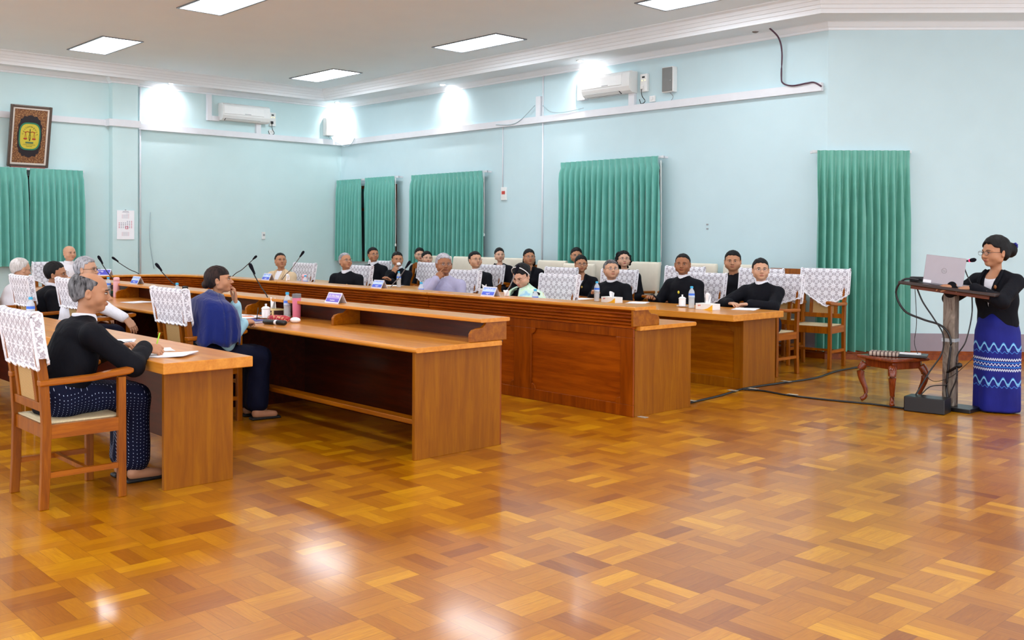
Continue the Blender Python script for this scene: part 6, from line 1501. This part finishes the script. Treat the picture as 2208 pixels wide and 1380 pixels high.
prop('hand_microphone', MB().lathe([(0, 0), (.010, 0), (.013, .10), (.022, .12), (.022, .145), (0, .16)], 14, M=Matrix.Rotation(math.radians(55), 4, 'Y')), M_black, 'small black microphone hanging low on the lectern column', 'microphone', (-3.66, 8.74, .33), 0, smooth=True)
X0 = Vector((-3.66, 8.82, 0))
cable('power_cable', [(-3.9, 8.70, 1.14), (-4.02, 8.66, 1.14), (-4.09, 8.66, 1.02), (-4.02, 8.68, .86), (-3.86, 8.70, .79), (-3.70, 8.72, .74), (-3.63, 8.74, .62), (-3.645, 8.74, .40), (-3.66, 8.74, .18), (-3.62, 8.72, .06)], .010, M_black, 'thick black cable looping left from the lectern top to the column')
cable('power_cable', [(-3.93, 8.70, 1.10), (-3.86, 8.69, .95), (-3.76, 8.70, .80), (-3.69, 8.73, .66), (-3.70, 8.73, .5), (-3.78, 8.68, .34), (-3.84, 8.60, .18), (-3.85, 8.56, .135)], .007, M_black, 'straight black cable from the adapter down to the floor box')
cable('thin_wire', [(-3.98, 8.80, 1.06), (-3.97, 8.82, .75), (-3.99, 8.83, .55), (-3.93, 8.83, .40), (-3.90, 8.82, .30), (-3.78, 8.76, .24), (-3.62, 8.74, .30), (-3.48, 8.76, .44), (-3.44, 8.8, .5)], .003, M_black, 'thin wire hanging in a wide loop left of the lectern')
cable('microphone_cable', [(-3.47, 8.78, 1.03), (-3.46, 8.76, .85), (-3.50, 8.74, .62), (-3.57, 8.73, .48), (-3.57, 8.73, .30), (-3.62, 8.73, .15), (-3.64, 8.72, .02)], .006, M_black, 'black cable right of the lectern column')
cable('power_cable', [(-3.66, 8.74, .22), (-3.78, 8.70, .20), (-3.82, 8.60, .135)], .005, M_black, 'short black lead from the column to the floor box')
# small carved table with magazines
st = empty('side_table', (-4.15, 8.74, 0), math.radians(-20), 'small reddish table with curved legs left of the lectern', 'side table')
MB().lathe([(0, .40), (.30, .40), (.315, .41), (.315, .425), (.30, .435), (0, .435)], 4, M=Matrix.Rotation(PI/4, 4, 'Z')).build('table_top', M_stool, st, bevel=.012)
MB().box(-.17, .17, -.17, .17, .33, .40).build('apron', M_stool, st, bevel=.01)
for sx in (-1, 1):
    for sy in (-1, 1):
        c = Vector((sx*.168, sy*.168, 0)); o_ = Vector((sx, sy, 0)).normalized()
        MB().tube([c+o_*.0+Vector((0, 0, .36)), c+o_*.035+Vector((0, 0, .30)), c+o_*.03+Vector((0, 0, .22)), c+o_*-.005+Vector((0, 0, .12)), c+o_*-.005+Vector((0, 0, .05)), c+o_*.035+Vector((0, 0, .018))], [.034, .036, .037, .037, .036, .035, .034, .032, .030, .028, .026, .024, .022, .020, .020, .020, .020, .021, .022, .022, .020], 10, sub=4).build('leg', M_stool, st, smooth=True)
t = NT('tartan', .8); o = t.sep(t.coord()); sx_ = t.m('SINE', t.m('MULTIPLY', o[0], 190)); sy_ = t.m('SINE', t.m('MULTIPLY', o[1], 190)); t.col(t.mix(t.m('GREATER_THAN', t.m('MAXIMUM', sx_, sy_), .55), srgb(176, 160, 146), srgb(70, 44, 42))); M_tart = t.mat
prop('tartan_pouch', MB().box(-.13, .13, -.08, .08, 0, .04), M_tart, 'brown tartan pouch on the small table', 'pouch', (-4.20, 8.67, .437), .35, bevel=.018)
prop('document_folder', MB().box(-.15, .15, -.11, .11, 0, .02), M_black, 'black folder under white papers on the small table', 'folder', (-4.02, 8.80, .437), .35, bevel=.004)
prop('document_folder', MB().box(-.09, .09, -.07, .07, 0, .008), plain('folder_maroon', (70, 24, 36), .5), 'maroon folder at the left corner of the small table', 'folder', (-4.30, 8.80, .437), .2, bevel=.002)
papers((-4.03, 8.81, .459), .5, 'white papers on the black folder', 3, .2, .16)
# taped cables on the floor
M_tape = plain('tape_silver', (190, 186, 170), .25, .6)
cable('floor_cable', [(-5.42, 6.95, .008), (-5.36, 7.24, .008), (-5.40, 7.8, .008), (-5.50, 8.38, .008), (-5.47, 8.95, .008), (-5.42, 9.6, .008), (-5.55, 10.4, .008), (-5.5, 11.2, .008)], .012, M_black, 'black cable taped along the floor past the back table')
cable('floor_cable', [(-5.50, 8.34, .008), (-5.30, 8.42, .008), (-4.98, 8.36, .008), (-4.55, 8.42, .008), (-4.2, 8.50, .008), (-3.93, 8.50, .008)], .010, M_black, 'black cable taped across the floor towards the lectern')
for (x, y, lab) in [(-5.38, 7.35, 'tape patch near the ribbed desk corner'), (-5.47, 8.15, 'tape patch at the foot of the back table'), (-5.40, 8.40, 'tape patch where the floor cables meet'), (-5.46, 9.1, 'tape patch beside the table end chair'), (-4.95, 8.37, 'tape patch on the cable leading to the lectern'), (-5.22, 6.45, 'tape patch at the front foot of the ribbed desk')]:
    o = MB().box(-.05, .05, -.025, .025, 0, .002).build('tape_patch', M_tape, None); o.location = (x, y, .0205 if x != -5.22 else .001); tag(o, 'silver '+lab, 'tape', 'silver tape patches on the floor')
prop('wall_shelf', MB().box(-.10, .10, -.05, .0, 0, .02), plain('shelf_tan', (170, 150, 140), .5), 'thin tan shelf edge on the wall right of the presenter', 'shelf', (-4.72+.02, 12.83-.02, 1.31), math.radians(45))
